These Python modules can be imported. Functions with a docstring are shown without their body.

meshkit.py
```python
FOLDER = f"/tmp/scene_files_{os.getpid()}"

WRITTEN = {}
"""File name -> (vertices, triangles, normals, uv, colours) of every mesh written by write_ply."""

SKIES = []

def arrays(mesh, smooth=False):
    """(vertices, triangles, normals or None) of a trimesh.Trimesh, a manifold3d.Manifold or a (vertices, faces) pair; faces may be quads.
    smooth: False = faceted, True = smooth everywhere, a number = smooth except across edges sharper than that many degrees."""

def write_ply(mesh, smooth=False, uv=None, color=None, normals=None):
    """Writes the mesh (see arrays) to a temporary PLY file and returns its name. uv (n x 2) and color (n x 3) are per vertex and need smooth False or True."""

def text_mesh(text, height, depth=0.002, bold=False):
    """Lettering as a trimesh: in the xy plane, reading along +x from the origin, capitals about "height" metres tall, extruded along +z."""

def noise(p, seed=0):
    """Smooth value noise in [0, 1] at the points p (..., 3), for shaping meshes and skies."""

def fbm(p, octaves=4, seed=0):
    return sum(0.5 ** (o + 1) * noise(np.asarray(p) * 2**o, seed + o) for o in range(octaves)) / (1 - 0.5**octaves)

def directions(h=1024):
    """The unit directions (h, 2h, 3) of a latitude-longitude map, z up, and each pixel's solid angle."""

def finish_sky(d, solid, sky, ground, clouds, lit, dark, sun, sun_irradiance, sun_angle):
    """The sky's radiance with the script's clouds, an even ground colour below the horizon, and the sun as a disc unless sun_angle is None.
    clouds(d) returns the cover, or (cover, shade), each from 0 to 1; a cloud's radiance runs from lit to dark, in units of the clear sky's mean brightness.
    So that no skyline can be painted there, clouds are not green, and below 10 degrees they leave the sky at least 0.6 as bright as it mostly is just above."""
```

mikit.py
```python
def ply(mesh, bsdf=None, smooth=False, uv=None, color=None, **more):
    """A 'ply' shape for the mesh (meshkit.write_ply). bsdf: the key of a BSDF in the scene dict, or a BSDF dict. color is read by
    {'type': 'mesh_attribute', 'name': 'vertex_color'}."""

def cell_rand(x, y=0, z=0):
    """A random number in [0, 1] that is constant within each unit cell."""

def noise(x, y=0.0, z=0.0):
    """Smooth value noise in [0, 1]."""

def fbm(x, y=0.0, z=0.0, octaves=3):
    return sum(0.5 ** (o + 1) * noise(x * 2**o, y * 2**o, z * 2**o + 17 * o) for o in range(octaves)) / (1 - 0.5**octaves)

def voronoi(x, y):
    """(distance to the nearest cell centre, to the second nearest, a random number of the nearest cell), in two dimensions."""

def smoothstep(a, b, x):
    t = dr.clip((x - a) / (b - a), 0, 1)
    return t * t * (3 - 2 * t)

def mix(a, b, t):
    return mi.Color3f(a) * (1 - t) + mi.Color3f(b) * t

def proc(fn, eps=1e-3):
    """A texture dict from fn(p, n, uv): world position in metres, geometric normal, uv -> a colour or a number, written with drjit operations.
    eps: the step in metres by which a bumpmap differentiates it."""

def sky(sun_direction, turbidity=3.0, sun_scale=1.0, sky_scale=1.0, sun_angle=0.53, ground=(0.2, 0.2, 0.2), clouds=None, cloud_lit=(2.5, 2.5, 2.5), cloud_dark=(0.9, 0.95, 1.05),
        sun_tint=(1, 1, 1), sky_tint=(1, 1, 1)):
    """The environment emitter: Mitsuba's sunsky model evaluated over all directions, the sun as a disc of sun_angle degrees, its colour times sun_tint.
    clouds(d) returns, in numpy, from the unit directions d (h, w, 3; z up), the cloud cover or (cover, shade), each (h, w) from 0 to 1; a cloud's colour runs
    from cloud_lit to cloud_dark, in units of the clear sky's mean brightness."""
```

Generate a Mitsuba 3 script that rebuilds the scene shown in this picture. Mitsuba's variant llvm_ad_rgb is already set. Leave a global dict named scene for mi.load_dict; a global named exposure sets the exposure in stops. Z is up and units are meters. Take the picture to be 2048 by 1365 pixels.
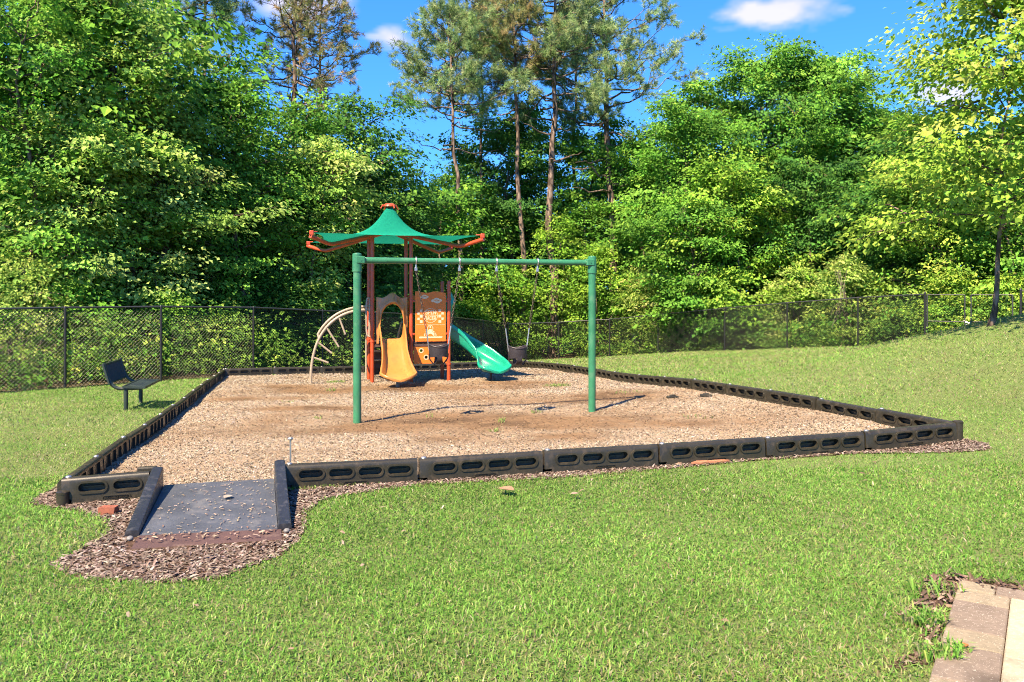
import math
import numpy as np, trimesh, manifold3d as m3d, shapely
from shapely.geometry import Polygon, Point, LineString
from scipy.interpolate import RBFInterpolator
from scipy.ndimage import map_coordinates
import mitsuba as mi
import drjit as dr
import mikit, meshkit

T4 = mi.ScalarTransform4f
scene, labels = {}, {}
PI = math.pi

# ------------------------------------------------------------------ camera, sky, exposure
F, HOR, EYE = 1628.0, 586.0, 1.75          # focal length and horizon in pixels of the 2048 wide photograph; eye height
scene['camera'] = {
    'type': 'perspective', 'fov': 2 * math.degrees(math.atan(1024 / F)), 'fov_axis': 'x',
    'principal_point_offset_y': (682.5 - HOR) / 1365.0,
    'near_clip': 0.05, 'far_clip': 3000.0,
    'to_world': T4().look_at(origin=[0, 0, EYE], target=[0, 10, EYE], up=[0, 0, 1]),
}
exposure = 3.45
U2, V2 = np.array([.966, .259]), np.array([-.259, .966])
SUN = np.array([-.42, -.70, .92])


def clouds(d):
    """fair weather puffs, all over the sky: some where the photograph shows them, the rest by chance"""
    az = np.arctan2(d[..., 0], d[..., 1])
    el = np.arcsin(np.clip(d[..., 2], -1, 1))
    n = meshkit.fbm(np.stack([d[..., 0] * 9, d[..., 1] * 9, d[..., 2] * 22], -1), 5, 3)
    fine = meshkit.fbm(np.stack([d[..., 0] * 30, d[..., 1] * 30, d[..., 2] * 64], -1), 6, 9)
    puffs = [(.325, .318, .085, .026), (.49, .213, .052, .024), (-.145, .300, .036, .02), (-.26, .335, .10, .04), (.415, .235, .02, .005)]
    rng = np.random.default_rng(5)
    for k in range(60):
        a, e = rng.uniform(.75, 5.5), rng.uniform(.15, 1.1)
        puffs.append((a if a < PI else a - 2 * PI, e, rng.uniform(.05, .14), rng.uniform(.02, .05)))
    best = np.full(az.shape, -9.0)
    for a, e, sa, se in puffs:
        da = (np.mod(az - a + PI, 2 * PI) - PI) * np.cos(e)
        de = el - e
        best = np.maximum(best, 1 - np.sqrt((da / sa) ** 2 + (de / np.where(de < 0, se * .8, se)) ** 2))
    body = best + (n - .5) * 1.0 + (fine - .5) * 1.3
    cover = np.clip((body - .08) / .62, 0, 1) ** 1.2 * .82
    return cover, np.clip(.5 - fine * .4 - body * .3, 0, .5)


scene['sky_dome'] = mikit.sky(SUN.tolist(), turbidity=2.6, sky_scale=.82, clouds=clouds, cloud_lit=(2.0, 1.85, 2.0), cloud_dark=(1.25, 1.15, 1.4),
                         sky_tint=(.25, .60, 1.10), sun_tint=(1.04, 1.0, .93), ground=(.12, .15, .06))


# ------------------------------------------------------------------ helpers
def at(px, py, d):
    """the point at depth d (metres along the view) seen at a pixel of the photograph"""
    return np.array([(px - 1024) / F * d, d, EYE - (py - HOR) / F * d])


def numbered(key):
    if key not in scene and not any(k.startswith(key + '__') for k in scene) and key not in labels:
        return key
    n = 1
    while True:
        k = f'{key}_{n:03d}'
        if k not in scene and k not in labels and k not in taken:
            return k
        n += 1


taken = set()
counter = {}


def fresh(key):
    """key, then key_001, key_002 ..."""
    n = counter.get(key, -1) + 1
    counter[key] = n
    k = key if n == 0 else f'{key}_{n:03d}'
    taken.add(k)
    return k


def thing(name, label, cat, group=None):
    k = fresh(name)
    labels[k] = {'label': label, 'category': cat}
    if group:
        labels[k]['group'] = group
    return k


def put(parent, name, shape, label=None, kind=None, to_world=None):
    k = fresh(parent + '__' + name) if parent else fresh(name)
    scene[k] = dict(shape)
    if to_world is not None:
        scene[k]['to_world'] = to_world
    if label or kind:
        labels[k] = {}
        if label:
            labels[k]['label'] = label
        if kind:
            labels[k]['kind'] = kind
    return k


def struct(name, shape, label=None, kind='structure', cat=None):
    k = put(None, name, shape)
    labels[k] = {'kind': kind}
    if label:
        labels[k]['label'] = label
    if cat:
        labels[k]['category'] = cat
    return k


def cat(*ms):
    vs, fs, n = [], [], 0
    for m in ms:
        v, f = (np.asarray(m.vertices), np.asarray(m.faces)) if hasattr(m, 'faces') else (np.asarray(m[0], float), np.asarray(m[1], int))
        if f.shape[1] == 4:
            f = np.vstack([f[:, [0, 1, 2]], f[:, [0, 2, 3]]])
        vs.append(v)
        fs.append(f + n)
        n += len(v)
    return np.vstack(vs), np.vstack(fs)


def tube(points, radii, sides=10, caps=True):
    p = np.asarray(points, float)
    r = np.broadcast_to(np.asarray(radii, float), (len(p),))
    t = np.gradient(p, axis=0) if len(p) > 2 else np.repeat([p[-1] - p[0]], 2, 0)
    t /= np.linalg.norm(t, axis=1, keepdims=True) + 1e-12
    ref = np.array([0, 0, 1.0]) if abs(t[:, 2]).max() < .9 else np.array([1.0, 0.13, 0]) if abs(t[:, 0]).max() < .9 else np.array([.3, 1, 0.2])
    a = np.cross(t, ref)
    a /= np.linalg.norm(a, axis=1, keepdims=True) + 1e-12
    b = np.cross(t, a)
    ang = np.arange(sides) * 2 * PI / sides
    v = p[:, None] + r[:, None, None] * (np.cos(ang)[None, :, None] * a[:, None] + np.sin(ang)[None, :, None] * b[:, None])
    i, j = np.meshgrid(np.arange(len(p) - 1), np.arange(sides), indexing='ij')
    q = np.stack([i * sides + j, i * sides + (j + 1) % sides, (i + 1) * sides + (j + 1) % sides, (i + 1) * sides + j], -1).reshape(-1, 4)
    v, f = v.reshape(-1, 3), np.vstack([q[:, [0, 1, 2]], q[:, [0, 2, 3]]])
    if caps:
        k = len(v)
        v = np.vstack([v, p[:1], p[-1:]])
        j = np.arange(sides)
        f = np.vstack([f, np.stack([(j + 1) % sides, j, j * 0 + k], 1), np.stack([j + k - sides, (j + 1) % sides + k - sides, j * 0 + k + 1], 1)])
    return v, f


def curve(pts, n=24):
    """Catmull-Rom through the points"""
    p = np.asarray(pts, float)
    p = np.vstack([2 * p[0] - p[1], p, 2 * p[-1] - p[-2]])
    out = []
    m = len(p) - 3
    for s in np.linspace(0, m - 1e-9, n):
        i, t = int(s), s - int(s)
        a, b, c, d = p[i:i + 4]
        out.append(.5 * (2 * b + (c - a) * t + (2 * a - 5 * b + 4 * c - d) * t * t + (3 * b - a - 3 * c + d) * t ** 3))
    return np.array(out)


def box(x0, x1, y0, y1, z0, z1, bev=0.0):
    if bev > 0:
        c = [[x, y, z] for x in (x0 + bev, x1 - bev) for y in (y0 + bev, y1 - bev) for z in (z0 + bev, z1 - bev)]
        pts = []
        for p in c:
            for k in range(3):
                for s in (-1, 1):
                    q = list(p)
                    q[k] += s * bev
                    pts.append(q)
        return man(m3d.Manifold.hull_points(np.array(pts)))
    b = trimesh.creation.box(bounds=[[x0, y0, z0], [x1, y1, z1]])
    return np.array(b.vertices), np.array(b.faces)


def man(m):
    q = m.to_mesh()
    return np.array(q.vert_properties[:, :3], float), np.array(q.tri_verts, int)


def lathe(profile, n=24):
    """profile (r, z) from bottom to top, closed at the axis"""
    p = np.asarray(profile, float)
    a = np.arange(n) * 2 * PI / n
    v = np.stack([p[:, None, 0] * np.cos(a), p[:, None, 0] * np.sin(a), np.repeat(p[:, None, 1], n, 1)], -1).reshape(-1, 3)
    i, j = np.meshgrid(np.arange(len(p) - 1), np.arange(n), indexing='ij')
    q = np.stack([i * n + j, i * n + (j + 1) % n, (i + 1) * n + (j + 1) % n, (i + 1) * n + j], -1).reshape(-1, 4)
    return v, np.vstack([q[:, [0, 1, 2]], q[:, [0, 2, 3]]])


def loft(rows, closed=False):
    """rows (n, m, 3) as a sheet"""
    r = np.asarray(rows, float)
    n, m = r.shape[:2]
    i, j = np.meshgrid(np.arange(n - 1), np.arange(m if closed else m - 1), indexing='ij')
    q = np.stack([i * m + j, i * m + (j + 1) % m, (i + 1) * m + (j + 1) % m, (i + 1) * m + j], -1).reshape(-1, 4)
    return r.reshape(-1, 3), np.vstack([q[:, [0, 1, 2]], q[:, [0, 2, 3]]])


def thick(rows, off):
    """a sheet with thickness: rows and rows + off joined round the rim"""
    a, b = np.asarray(rows, float), np.asarray(rows, float) + off
    n, m = a.shape[:2]
    top, bot = loft(a), loft(b)
    rim = np.concatenate([np.arange(m), np.arange(1, n) * m + m - 1, (n - 1) * m + np.arange(m - 2, -1, -1), np.arange(n - 2, 0, -1) * m])
    nx = np.roll(rim, -1)
    N = n * m
    side = np.vstack([np.stack([rim, rim + N, nx], 1), np.stack([nx, rim + N, nx + N], 1)])
    return np.vstack([top[0], bot[0]]), np.vstack([top[1], bot[1][:, ::-1] + N, side])


def poly_prism(poly, depth):
    gs = getattr(poly, 'geoms', [poly])
    ms = [trimesh.creation.extrude_polygon(g, depth, engine='earcut') for g in gs if g.area > 1e-9]
    return cat(*ms)


def stadium(cx, cy, w, h, n=10):
    r = min(w, h) / 2 * .98
    return shapely.box(cx - w / 2 + r, cy - h / 2 + r, cx + w / 2 - r, cy + h / 2 - r).buffer(r, quad_segs=n)


def mapped(m, R, o):
    return np.asarray(m[0]) @ np.asarray(R, float).T + np.asarray(o, float), m[1]


def rgb(*c):
    return {'type': 'rgb', 'value': list(c)}


def paint(name, color, rough=.4, spec=.5, metallic=0.0, coat=0.0, vary=0.0, scale=6.0, dirt=None):
    base = rgb(*color)
    if vary:
        c0, c1 = [x * (1 - vary) for x in color], [min(1, x * (1 + vary)) for x in color]
        dd = dirt

        def fn(p, n, uv, c0=c0, c1=c1, scale=scale):
            k = mikit.fbm(p.x * scale, p.y * scale, p.z * scale, 3)
            g = mikit.noise(p.x * 90, p.y * 90, p.z * 90)
            c = mikit.mix(c0, c1, dr.clip(k * 1.3 - .15 + (g - .5) * .35, 0, 1))
            if dd:
                c = mikit.mix(c, dd, mikit.smoothstep(.52, .75, mikit.fbm(p.x * scale * 2.3 + 9, p.y * scale * 2.3, p.z * scale * 1.4, 3)) * .55)
            return c
        base = mikit.proc(fn)
    scene[name] = {'type': 'twosided', 'bsdf': {'type': 'principled', 'base_color': base, 'roughness': rough, 'specular': spec, 'metallic': metallic, 'clearcoat': coat, 'clearcoat_gloss': .8}}
    return name


VC = {'type': 'mesh_attribute', 'name': 'vertex_color'}
paint('m_green', (.028, .145, .072), .36, vary=.2, dirt=(.07, .17, .10))
paint('m_red', (.36, .052, .014), .32, coat=.3, vary=.15)
paint('m_orange', (.62, .145, .010), .45, vary=.08, dirt=(.50, .145, .025))
paint('m_print', (.56, .42, .27), .55)
paint('m_yellow', (.36, .148, .036), .30, coat=.4, vary=.08, scale=3, dirt=(.27, .115, .035))
paint('m_teal', (.006, .22, .135), .22, coat=.6, vary=.1, scale=3)
paint('m_tan', (.27, .225, .165), .4, vary=.1)
paint('m_deck', (.06, .035, .028), .6, vary=.2)
paint('m_border', (.022, .0205, .0145), .38, spec=.5, vary=.3, scale=9, dirt=(.055, .044, .03))
paint('m_black', (.016, .018, .024), .42, spec=.5, vary=.3, scale=12, dirt=(.06, .06, .065))
paint('m_ramp', (.056, .063, .080), .45, vary=.3, scale=5, dirt=(.12, .12, .125))
paint('m_lip', (.065, .037, .034), .7, vary=.2, dirt=(.12, .08, .065))
paint('m_rubber', (.022, .018, .02), .5, vary=.2)
paint('m_grey', (.13, .13, .13), .6, vary=.2)
paint('m_chain', (.10, .08, .062), .5, metallic=.7, vary=.3)
paint('m_steel', (.45, .45, .44), .38, metallic=.9, vary=.2)
paint('m_bench', (.018, .028, .024), .42, vary=.25)
paint('m_fence', (.010, .011, .012), .45)
paint('m_rail', (.030, .033, .036), .4)
paint('m_brick', (.17, .055, .032), .85, vary=.3, scale=30)
paint('m_tile', (.25, .11, .06), .8, vary=.2, scale=15)
scene['m_vc'] = {'type': 'twosided', 'bsdf': {'type': 'principled', 'base_color': VC, 'roughness': .8, 'specular': .25}}
scene['m_leaf'] = {'type': 'principledthin', 'base_color': VC, 'roughness': .36, 'diff_trans': .85, 'spec_trans': 0.0, 'eta': 1.45}
scene['m_needle'] = {'type': 'principledthin', 'base_color': VC, 'roughness': .5, 'diff_trans': .8, 'spec_trans': 0.0, 'eta': 1.4}
scene['m_fabric'] = {'type': 'principledthin', 'base_color': rgb(.012, .235, .16), 'roughness': .8, 'diff_trans': .8, 'spec_trans': 0.0, 'eta': 1.2}
scene['m_grass'] = {'type': 'principledthin', 'base_color': VC, 'roughness': .5, 'diff_trans': .8, 'spec_trans': 0.0, 'eta': 1.4}


def bark(p, n, uv):
    a = mikit.fbm(p.x * 14, p.y * 14, p.z * 3.0, 4)
    b = mikit.fbm(p.x * 3, p.y * 3, p.z * .9 + 5, 2)
    return mikit.mix([.06, .045, .038], mikit.mix([.21, .172, .148], [.23, .165, .13], b), mikit.smoothstep(.35, .68, a))


scene['m_bark'] = {'type': 'twosided', 'bsdf': {'type': 'diffuse', 'reflectance': mikit.proc(bark)}}

# ------------------------------------------------------------------ terrain
CTRL = np.array([
    (-2.05, 7.3, 0), (-3.78, 6.86, -.02), (5.0, 9.2, .05), (2, 8.3, .02), (0, 0, 0), (-5, 0, 0), (5, 0, .05), (0, -12, 0), (-14, -10, 0), (14, -10, .4), (0, 4, 0), (-4, 4, 0), (3, 4.8, 0), (5, 5, .08),
    (-2.2, 11.7, -.13), (1.2, 12.65, -.13), (-2.8, 18.5, -.32), (.45, 24.3, -.48), (-7.44, 21, -.42), (-6.6, 13.8, -.27), (2.7, 17.4, -.24), (-10.1, 18.4, -.42), (-8.6, 19.9, -.41), (-7, 22, -.46), (-5.66, 24.3, -.62),
    (-14, 14.5, -.42), (-9, 8, -.15), (-.2, 40, -1.65), (4.7, 39.2, -1.4), (6.76, 37.7, -1.05), (9.14, 35, -.75), (10.85, 31.7, -.42), (12.92, 30.4, -.22), (14.46, 28.5, -.13), (17, 26.5, -.05),
    (9.96, 17, 1.16), (11.95, 19, 1.3), (10.9, 22, .3), (14.5, 19, 1.5), (13, 22.5, .55), (8, 11, .42), (9, 14, .8), (12, 14, 1.3), (12, 10, 1.0), (9, 6, .4), (6.5, 13, .28), (6.2, 18, .1), (7.5, 22, .0), (20, 15, 2), (20, 5, 1.3), (22, 24, .8),
    (6, 27, -.35), (3, 31, -.8), (-30, 30, -.8), (-30, 5, -.2), (0, 60, -2.4), (25, 60, -1.6), (-25, 60, -1.8), (40, 40, -.5), (45, 10, 2.), (-12, 40, -1.2)])
GX0, GX1, GY0, GY1, GS = -50, 50, -14, 86, .4
gxs, gys = np.arange(GX0, GX1 + .01, GS), np.arange(GY0, GY1 + .01, GS)
gg = np.stack(np.meshgrid(gxs, gys, indexing='ij'), -1)
GZ = RBFInterpolator(CTRL[:, :2], CTRL[:, 2], kernel='linear', smoothing=.02)(gg.reshape(-1, 2)).reshape(gg.shape[:2])
from scipy.ndimage import gaussian_filter
GZ = gaussian_filter(GZ, 2.2)
GZ += (meshkit.fbm(np.concatenate([gg * .45, gg[..., :1] * 0], -1), 3, 4) - .5) * .07


def gz(x, y):
    x, y = np.asarray(x, float), np.asarray(y, float)
    return map_coordinates(GZ, [np.atleast_1d((x - GX0) / GS).ravel(), np.atleast_1d((y - GY0) / GS).ravel()], order=1, mode='nearest').reshape(x.shape)


def ground_at(px, py):
    """where the sight line through a pixel meets the terrain"""
    lo, hi = 1.0, 60.0
    ds = np.linspace(lo, hi, 1500)
    x, z = (px - 1024) / F * ds, EYE - (py - HOR) / F * ds
    k = np.argmax(gz(x, ds) >= z)
    return np.array([x[k], ds[k]])


# layout of the play area (metres)
A, B, C, D = np.array([-3.78, 6.86]), np.array([5.02, 9.215]), np.array([-7.44, 21.03]), np.array([.45, 24.3])
E = B + 8.54 * np.array([-.27, .963])
P1 = np.array([-2.05, 7.32])
play = Polygon([A, B, E, D, C])
FENCE_L = np.array([(-16.0, 12.6), (-13.9, 14.7), (-11.9, 16.65), (-10.1, 18.4), (-8.58, 19.9), (-6.99, 22.0), (-5.66, 24.3), (-4.55, 27.1), (-3.45, 29.9), (-2.4, 33.), (-1.3, 36.4), (-.2, 39.8)])
FENCE_R = np.array([(-.2, 39.8), (2.3, 40.0), (4.7, 39.2), (6.76, 37.7), (9.14, 35), (10.95, 32.4), (12.92, 30.4), (14.46, 28.5)])
GATE = np.array([(14.46, 28.5), (16.6, 26.9)])
FENCE_G = np.array([(16.75, 26.8), (19.2, 25.1), (21.7, 23.4)])
lawn = Polygon(np.vstack([FENCE_L, FENCE_R[1:], FENCE_G, [(26, 10), (26, -6), (-16, -6)]]))


def pixpoly(pts):
    return Polygon([ground_at(*p) for p in pts])


bed = pixpoly([(70, 1000), (100, 985), (140, 960), (270, 985), (300, 960), (560, 960), (575, 985), (840, 965), (1320, 925), (1730, 893), (1912, 884), (1925, 880), (1970, 890), (1975, 901), (1930, 905), (1720, 907), (1500, 923), (1300, 942),
               (1080, 959), (850, 971), (720, 987), (640, 1003), (607, 1025), (606, 1055), (588, 1085), (556, 1112), (490, 1137), (425, 1163), (300, 1165), (160, 1160), (105, 1132), (170, 1100), (225, 1068), (215, 1040), (160, 1022), (75, 1012)]).buffer(.03).difference(play)
soil = pixpoly([(1850, 1165), (1885, 1152), (1960, 1165), (2048, 1175), (2100, 1195), (1925, 1195), (1895, 1230), (1885, 1260), (1880, 1300), (1865, 1330), (1780, 1345), (1790, 1328), (1845, 1310), (1850, 1265), (1800, 1240), (1835, 1200)])
PCORN, PE1, PE2 = np.array([2.66, 4.84]), np.array([.55, .835]), np.array([.835, -.55])
paved = Polygon([PCORN, PCORN - 3 * PE1, PCORN - 3 * PE1 + 2.4 * PE2, PCORN + 2.4 * PE2])


def inside(poly, x, y):
    shapely.prepare(poly)
    return shapely.contains_xy(poly, x, y)


def lowf(x, y, s, seed):
    return meshkit.fbm(np.stack([np.asarray(x) * s, np.asarray(y) * s, np.zeros_like(x)], -1), 3, seed)


# ground sheet: turf soil inside the fences, leaf litter beyond; carried on flat to the horizon
n0, n1 = gg.shape[:2]
i, j = np.meshgrid(np.arange(n0 - 1), np.arange(n1 - 1), indexing='ij')
q = np.stack([i * n1 + j, (i + 1) * n1 + j, (i + 1) * n1 + j + 1, i * n1 + j + 1], -1).reshape(-1, 4)
gv = np.concatenate([gg, GZ[..., None]], -1).reshape(-1, 3)
inl = inside(lawn.buffer(.25), gv[:, 0], gv[:, 1])
nn = lowf(gv[:, 0], gv[:, 1], 1.3, 2)[:, None]
col = np.where(inl[:, None], np.array([.06, .105, .024]) * (1 - nn) + np.array([.09, .105, .04]) * nn, np.array([.035, .030, .016]) * (1 - nn) + np.array([.075, .055, .03]) * nn)
ring = [k for k in range(n0 * n1) if k // n1 in (0, n0 - 1) or k % n1 in (0, n1 - 1)]
order = [(k, 0) for k in range(n0)] + [(n0 - 1, k) for k in range(1, n1)] + [(k, n1 - 1) for k in range(n0 - 2, -1, -1)] + [(0, k) for k in range(n1 - 2, 0, -1)]
ring = np.array([a * n1 + b for a, b in order])
mid = np.array([0, 36.0])
far = gv[ring].copy()
far[:, :2] = mid + (far[:, :2] - mid) * 30
far[:, 2] = -2.0
N = len(gv)
k = np.arange(len(ring))
kn = (k + 1) % len(ring)
skirt = np.vstack([np.stack([ring[k], N + k, ring[kn]], 1), np.stack([ring[kn], N + k, N + kn], 1)])
gf = np.vstack([q[:, [0, 1, 2]], q[:, [0, 2, 3]], skirt])
struct('ground', mikit.ply((np.vstack([gv, far]), gf), 'm_vc', smooth=True, color=np.vstack([col, np.tile([.05, .06, .03], (len(far), 1))])))


# ------------------------------------------------------------------ loose wood: floor of the play area, bark bed, soil
def bark_tex(p, n, uv):
    fine = mikit.fbm(p.x * 45, p.y * 45, 0, 3)
    return mikit.mix([.03, .02, .015], [.11, .072, .055], dr.clip(fine * 1.6 - .4, 0, 1))


scene['m_barkbed'] = {'type': 'twosided', 'bsdf': {'type': 'diffuse', 'reflectance': mikit.proc(bark_tex)}}


def sheet(poly, lift, step=.09):
    """a fine sheet over a region of the terrain"""
    x0, y0, x1, y1 = poly.bounds
    xs, ys = np.arange(x0 - step, x1 + step, step), np.arange(y0 - step, y1 + step, step)
    g = np.stack(np.meshgrid(xs, ys, indexing='ij'), -1)
    a, b = g.shape[:2]
    flat = g.reshape(-1, 2)
    z = gz(flat[:, 0], flat[:, 1]) + lift
    i, j = np.meshgrid(np.arange(a - 1), np.arange(b - 1), indexing='ij')
    q = np.stack([i * b + j, (i + 1) * b + j, (i + 1) * b + j + 1, i * b + j + 1], -1).reshape(-1, 4)
    c = flat[q].mean(1)
    q = q[inside(poly, c[:, 0], c[:, 1])]
    use, inv = np.unique(q, return_inverse=True)
    q = inv.reshape(-1, 4)
    return np.concatenate([flat, z[:, None]], 1)[use], np.vstack([q[:, [0, 1, 2]], q[:, [0, 2, 3]]])


def play_lift(x, y):
    return .018 + (lowf(x, y, .9, 7) - .5) * .05 + (lowf(x, y, 4, 8) - .5) * .02


sm = sheet(play.buffer(-.02), 0, .075)
sm[0][:, 2] += play_lift(sm[0][:, 0], sm[0][:, 1]) + .012
MULCH = sm
sm = sheet(bed, .006, .05)
struct('bark_bed', mikit.ply(sm, 'm_barkbed', smooth=True))
sm = sheet(soil, .006, .04)
struct('soil_patch', mikit.ply(sm, 'm_barkbed', smooth=True))


def worn(x, y):
    """0..1: trodden bare places under the swings and round the slides, and stray ones"""
    w = np.zeros_like(x)
    for cx, cy, rx, ry, s in ((-.2, 11.7, 3.4, 1.3, .78), (.9, 14.6, 2.8, 1.1, .62), (-3.4, 16.9, 2.2, .9, .62), (-1.5, 17.3, 2.6, .8, .7), (-.6, 11.6, 1.9, .55, 1), (.9, 11.9, 1.6, .5, .9), (-2.2, 16.9, .8, .6, .9), (-.1, 18.4, .9, .6, .9), (-4.9, 17.6, 1.0, .5, .8), (1.5, 14.3, 1.5, .5, .7), (-3.3, 13.6, 1.2, .4, .7), (-4.5, 15.2, 1.2, .5, .6), (2.2, 11.2, 1.2, .6, .6), (.2, 10., 1.4, .5, .5)):
        w = np.maximum(w, s * np.exp(-((x - cx) / rx) ** 2 - ((y - cy) / ry) ** 2))
    return np.clip(w * 1.2 + (lowf(x, y, 1.1, 31) - .5) * 1.1, 0, 1)


def mulch_cols(x, y):
    w = worn(x, y)[:, None]
    fine = lowf(x, y, 13, 71)[:, None]
    c = np.array([.20, .155, .108]) * (.75 + fine * .6)
    wc = np.where(w > .0, np.array([.108, .068, .037]), 0) * (.62 + fine * .76)
    moist = np.clip((lowf(x, y, 1.6, 77) - .48) * 5, 0, 1)[:, None] * w
    k = np.clip(w * 1.3 + (fine - .5) * .5, 0, 1)
    return (c * (1 - k) + wc * k) * (1 - .42 * moist)


struct('mulch_floor', mikit.ply(MULCH, 'm_vc', smooth=True, color=mulch_cols(MULCH[0][:, 0], MULCH[0][:, 1])))


def chips(rng, x, y, z, length, width, colors, tilt=.35):
    """bent slivers of wood, two triangles pairs each, lying at random"""
    n = len(x)
    a = rng.uniform(0, 2 * PI, n)
    L, W = length * rng.uniform(.5, 1.25, n), width * rng.uniform(.5, 1.4, n)
    ta, tb = rng.normal(0, tilt, n), rng.normal(0, tilt, n)
    dx = np.stack([np.cos(a) * np.cos(ta), np.sin(a) * np.cos(ta), np.sin(ta)], 1)
    dy = np.stack([-np.sin(a) * np.cos(tb), np.cos(a) * np.cos(tb), np.sin(tb)], 1)
    c = np.stack([x, y, z + np.abs(np.sin(ta)) * L * .3 + .004], 1)
    h = np.cross(dx, dy) * (W * .35)[:, None]
    e = rng.uniform(.3, 1, n)[:, None]
    v = np.stack([c - dx * L[:, None] / 2 - dy * W[:, None] / 2 * e, c - dx * L[:, None] / 2 * .9 + dy * W[:, None] / 2 * e, c + h + dy * W[:, None] * .5, c + h - dy * W[:, None] * .5,
                  c + dx * L[:, None] / 2 + dy * W[:, None] / 2 * (1.2 - e), c + dx * L[:, None] / 2 * .92 - dy * W[:, None] / 2 * (1.2 - e)], 1)
    f = np.array([[0, 3, 2], [0, 2, 1], [3, 5, 4], [3, 4, 2]])
    f = (f[None] + (np.arange(n) * 6)[:, None, None]).reshape(-1, 3)
    return v.reshape(-1, 3), f, np.repeat(colors, 6, 0)


def palette(rng, n, cols, weights, jitter=.18):
    w = np.asarray(weights, float)
    k = rng.choice(len(cols), n, p=w / w.sum())
    return np.clip(np.asarray(cols)[k] * (1 + rng.normal(0, jitter, (n, 1))) * (1 + rng.normal(0, .04, (n, 3))), .004, .95)


rng = np.random.default_rng(11)
xs, ys = rng.uniform(-7.5, 5.1, 250000), 6.8 + 17.6 * rng.uniform(0, 1, 250000) ** 1.6
keep = inside(play.buffer(-.06), xs, ys)
xs, ys = xs[keep], ys[keep]
w = worn(xs, ys)
keep = rng.uniform(0, 1, len(xs)) > np.clip(w * 1.15, 0, .84)
xs, ys = xs[keep], ys[keep]
zz = gz(xs, ys) + play_lift(xs, ys) + .012
size = 1 + np.clip((ys - 8) / 14, 0, 1) * .5
tint = 1 - .58 * np.clip(worn(xs, ys) * 1.3, 0, 1)[:, None] * np.array([.7, .9, 1.1])
cols = tint * palette(rng, len(xs), [(0.242, 0.211, 0.168), (0.202, 0.167, 0.126), (0.312, 0.286, 0.242), (0.137, 0.104, 0.073), (0.085, 0.066, 0.049)], [4, 4, 2.2, 1.8, .9])
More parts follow.
